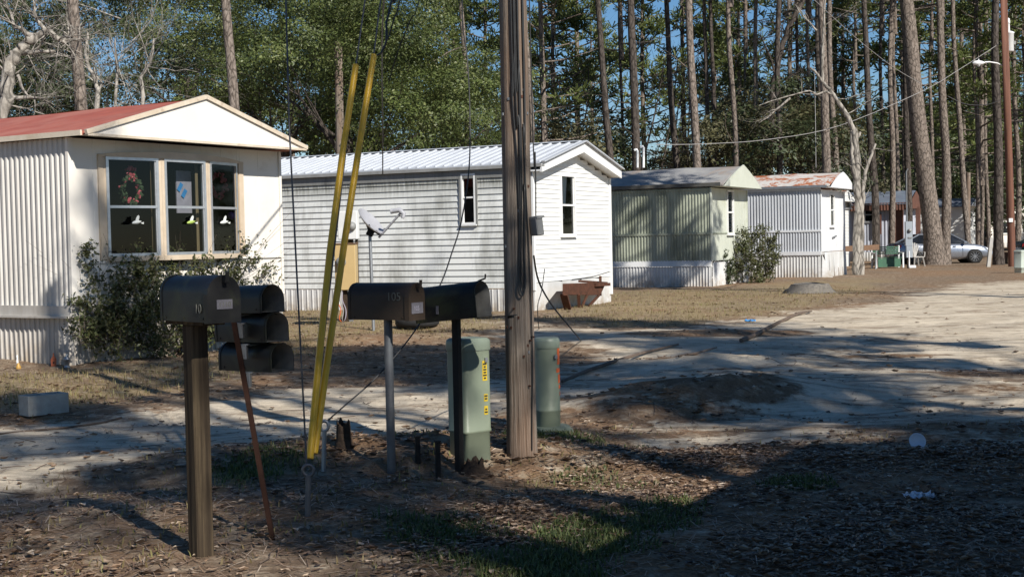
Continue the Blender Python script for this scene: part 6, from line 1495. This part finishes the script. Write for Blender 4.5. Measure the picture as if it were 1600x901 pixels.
for k,(px,d) in enumerate(((1015,70),(1050,78),(1075,70),(1130,74),(905,76),(1035,66),(1310,72),(870,66))):
    def bs(mb,L,px=px,k=k):
        rd=random.Random(40+k); path(mb,[L(px,400),L(px+rd.gauss(0,6),260),L(px+rd.gauss(4,12),170),L(px+rd.gauss(8,20),90)],.07,.02,rd,16,2.0,.02)
    o=bare(px,d,BL,bs,'bark_oak_shaded','bare_sapling'); o['group']='bare saplings'

# --- shrubs by the homes
def shrub(px,py,name,label,parts,seed,mat='leaf_shrub',leaf=.05,dn=1.0,slope=0,d=None):
    """parts: (px,py,r) leaf clouds in the photo's pixels, at the shrub's own distance"""
    global nr; g=G(px,py) if d is None else on(P(px,py,d).x,d); dd=(g-CAM).dot(_f); o=empty(name,g,0,label,'shrub'); nr=np.random.default_rng(seed); rd=random.Random(seed); C=[];N=[];rn=[]; mb=MB()
    for (x,y,r,dy) in parts:
        c=np.array(P(x,y,dd+dy+(x-px)*slope)-g); r=r*dd/FPX
        b=Vector((rd.gauss(0,.25)+c[0]*.3,rd.gauss(0,.12),0)); limbs(mb,b,Vector(c)-b,(Vector(c)-b).length*.72,.015,1,rd,0,.4,.10,.003,2)
        k=max(4,int(34*dn*(r/.3)**2)); dv=unit(k); cc=c+dv*r*(nr.random((k,1))**.5)*np.array((1,.9,1))
        for q,w in zip(cc,dv):
            m=int(18*(.4+nr.random())); s=.035+.05*nr.random(); ax=w*.6+np.array((0,0,.7))+nr.normal(size=3)*.4; ax/=np.linalg.norm(ax); t=nr.random((m,1))*.22-.06
            pos=q+ax*t+nr.normal(size=(m,3))*s*.6; C.append(pos); nn=unit(m)*.8+np.array((0,-.2,.6)); N.append(nn/np.linalg.norm(nn,axis=1,keepdims=True)); rn.append(np.clip(nr.random()*.4+nr.random(m)*.6,0,1))
            if rd.random()<.5: mb.tube([tuple(q-ax*.12),tuple(q+ax*.14)],[.004,.002],3,cap=False)
    C=np.concatenate(C);N=np.concatenate(N);rn=np.concatenate(rn); L=leaf*(.6+.8*nr.random(len(C))); V,F=leafquads(C,N,L,L*.5)
    npmesh('foliage',V,F,MT[mat],attrs={'rnd':('FACE',rn)},parent=o); mb.build('stems',MT['log'],o); return o
sp=[(170,450,34,0),(215,430,36,-.2),(150,500,34,-.2),(200,490,42,-.4),(250,470,42,-.5),(255,415,22,0),(300,440,40,-.3),(300,500,40,-.5),(345,410,34,.1),(375,400,28,.2),(395,385,18,.3),(410,368,11,.35),(360,450,36,-.2),(400,430,26,.2),(425,430,12,.3),
    (135,390,7,0),(133,405,9,0),(136,420,10,0),(140,440,14,0),(130,520,24,-.2),(180,530,30,-.4),(240,530,34,-.5),(300,540,26,-.5),(170,405,10,0),(280,405,12,0),(310,400,12,.1),(345,378,10,.2),(125,470,16,0),(340,500,30,-.3)]
shrub(262,556,'garden_shrub','straggly evergreen shrub under the bow window of the cream home',sp,71,leaf=.062,dn=1.35,slope=.0107)
sp=[(1170,380,20,0),(1195,375,20,.2),(1205,395,18,.2),(1165,405,22,-.2),(1190,410,24,0),(1180,428,18,-.2),(1210,378,10,.3),(1155,385,12,-.1),(1150,420,14,-.3),(1200,425,14,.2),(1160,365,10,0),(1185,362,9,0)]
shrub(1180,441,'garden_shrub','rounded sunlit evergreen shrub between the green and rust-roofed homes',sp,72,leaf=.075,dn=.8)
sp=[(1128,400,12,0),(1135,415,14,0),(1125,425,14,0),(1140,430,14,0),(1130,438,10,0),(1122,410,8,0)]
shrub(1131,444,'garden_shrub','small dark shrub at the corner of the green home',sp,73,'leaf_dark',leaf=.085,dn=.8)
SKY_STR,SUN_STR,EXPO=.069,5.0,.42
# (photo px, py[, depth] shaded; height of the crown's middle; tree height; crown spread)
SHADE=[(150,700,None,14,18,.6),(340,690,None,15,19,.55),(600,640,None,14,20,.7),(720,600,None,17,22,.7),(1010,605,None,15,20,.9),(1100,625,None,13,19,1.0),(1250,640,None,15,21,1.0),(1400,560,None,15,21,1.0),(1560,640,None,13,19,1.0),(1450,650,None,16,22,.9),
 (1200,550,None,18,24,.9),(1560,540,None,17,23,.9),(1000,510,None,19,25,.6),(1030,350,41,14,21,1.0),(985,330,43,15,21,.9),(640,800,None,11,17,.5)]
SHADE_OAK=[(312,460,6.7,8,.20,OC[0]),(665,462,9.0,7.5,.17,OC[1]),(600,790,None,8,.30,OC[2]),(800,835,None,8,.30,OC[2]),(60,860,None,9,.22,OC[2]),(1000,700,None,9,.26,OC[2])]  # small unseen oak crowns, added and sized to shade mailboxes and foreground
# ---------------------------------------------------------------- trees that shade the near ground (behind and beside the camera)
EL,AZ=R(37),R(35)
SUN=Vector((math.sin(AZ)*math.cos(EL),-math.cos(AZ)*math.cos(EL),math.sin(EL)))
def shade_pine(x,y,h,r,label,crown,cb,csc=1.0,rz=0,low=0):
    global TN; TN+=1; rd=random.Random(TN*3); o=empty('pine_tree',on(x,y),0,label,'tree','pines beside the camera'); mb,pts,rad=trunk_mb(h,r,r*.45,(rd.gauss(0,.4),rd.gauss(0,.4)),rd)
    for k in range(low):
        z=rd.uniform(.3,.65)*h; a=rd.random()*6.283; limbs(mb,(0,0,z),(math.cos(a),math.sin(a),.3),rd.uniform(1,2.5),.03,1,rd,0,.6,.3,.004,2)
    mb.build('trunk',MT['bark_pine'],o)
    if crown is not None: z=h*cb; s=(h-z)/9.0; mobj('crown',crown,o,(0,0,z),rz,(s*csc,s*csc,s))
    return o
def shadow_src(px,py,z,d=None): p=G0(px,py) if d is None else P(px,py,d); z-=p.z; return p.x+SUN.x/SUN.z*z, p.y+SUN.y/SUN.z*z     # where something z high must stand to shade this ground
SP='tall pine outside the picture whose crown dapples the sandy road'
for k,(px,py,d,zc,h,cs) in enumerate(SHADE):
    x,y=shadow_src(px,py,zc,d); cb=1-(h-zc)*1.6/h; shade_pine(x,y,h,.17,SP,[PC[0],PC[1],PC[2]][k%3],max(.35,cb),cs,k*1.3,3)
for k,(px,py,d,zc,s,me) in enumerate(SHADE_OAK):
    x,y=shadow_src(px,py,zc,d); b=on(x,y); global_o=empty('oak_tree',b,0,'small-crowned oak added outside the picture to shade the mailboxes and road edge','tree','shade oaks added beside the camera'); rd=random.Random(300+k)
    mb,pts,rad=trunk_mb(zc*.75,.22,.12,(.2,.1),rd)
    for q in range(6): a=6.283*q/6; limbs(mb,pts[16],(math.cos(a),math.sin(a),.9),2.6*s,.08,2,rd,0,.7,.25,.01,2)
    mb.build('trunk',MT['bark_oak_shaded'],global_o); mobj('crown',me,global_o,(0,0,zc),k*1.1,s)

# ---------------------------------------------------------------- sky, sun, view
w=bpy.data.worlds.new('World'); S.world=w; w.use_nodes=True; nt=w.node_tree; bg=nt.nodes['Background']
sky=nt.nodes.new('ShaderNodeTexSky'); sky.sky_type='NISHITA'; sky.sun_disc=False; sky.sun_elevation=EL; sky.sun_rotation=R(180)-AZ
sky.air_density=.9; sky.dust_density=.1; sky.ozone_density=3.5; sky.altitude=50
hs=nt.nodes.new('ShaderNodeHueSaturation'); hs.inputs['Saturation'].default_value=1.2; nt.links.new(sky.outputs[0],hs.inputs['Color']); nt.links.new(hs.outputs[0],bg.inputs[0]); bg.inputs[1].default_value=SKY_STR
sd_=bpy.data.lights.new('sun','SUN'); sd_.energy=SUN_STR; sd_.angle=R(.5); sd_.color=(1,.955,.88); so=bpy.data.objects.new('sun',sd_); COL.objects.link(so)
so.rotation_mode='QUATERNION'; so.rotation_quaternion=SUN.to_track_quat('Z','Y'); so.location=(10,-10,30)
S.view_settings.view_transform='Standard'; S.view_settings.look='None'; S.view_settings.gamma=1; S.view_settings.exposure=EXPO; S.view_settings.use_curve_mapping=False
S.render.engine='CYCLES'; S.cycles.max_bounces=5; S.cycles.diffuse_bounces=2; S.cycles.glossy_bounces=2; S.cycles.transparent_max_bounces=8; S.cycles.transmission_bounces=2
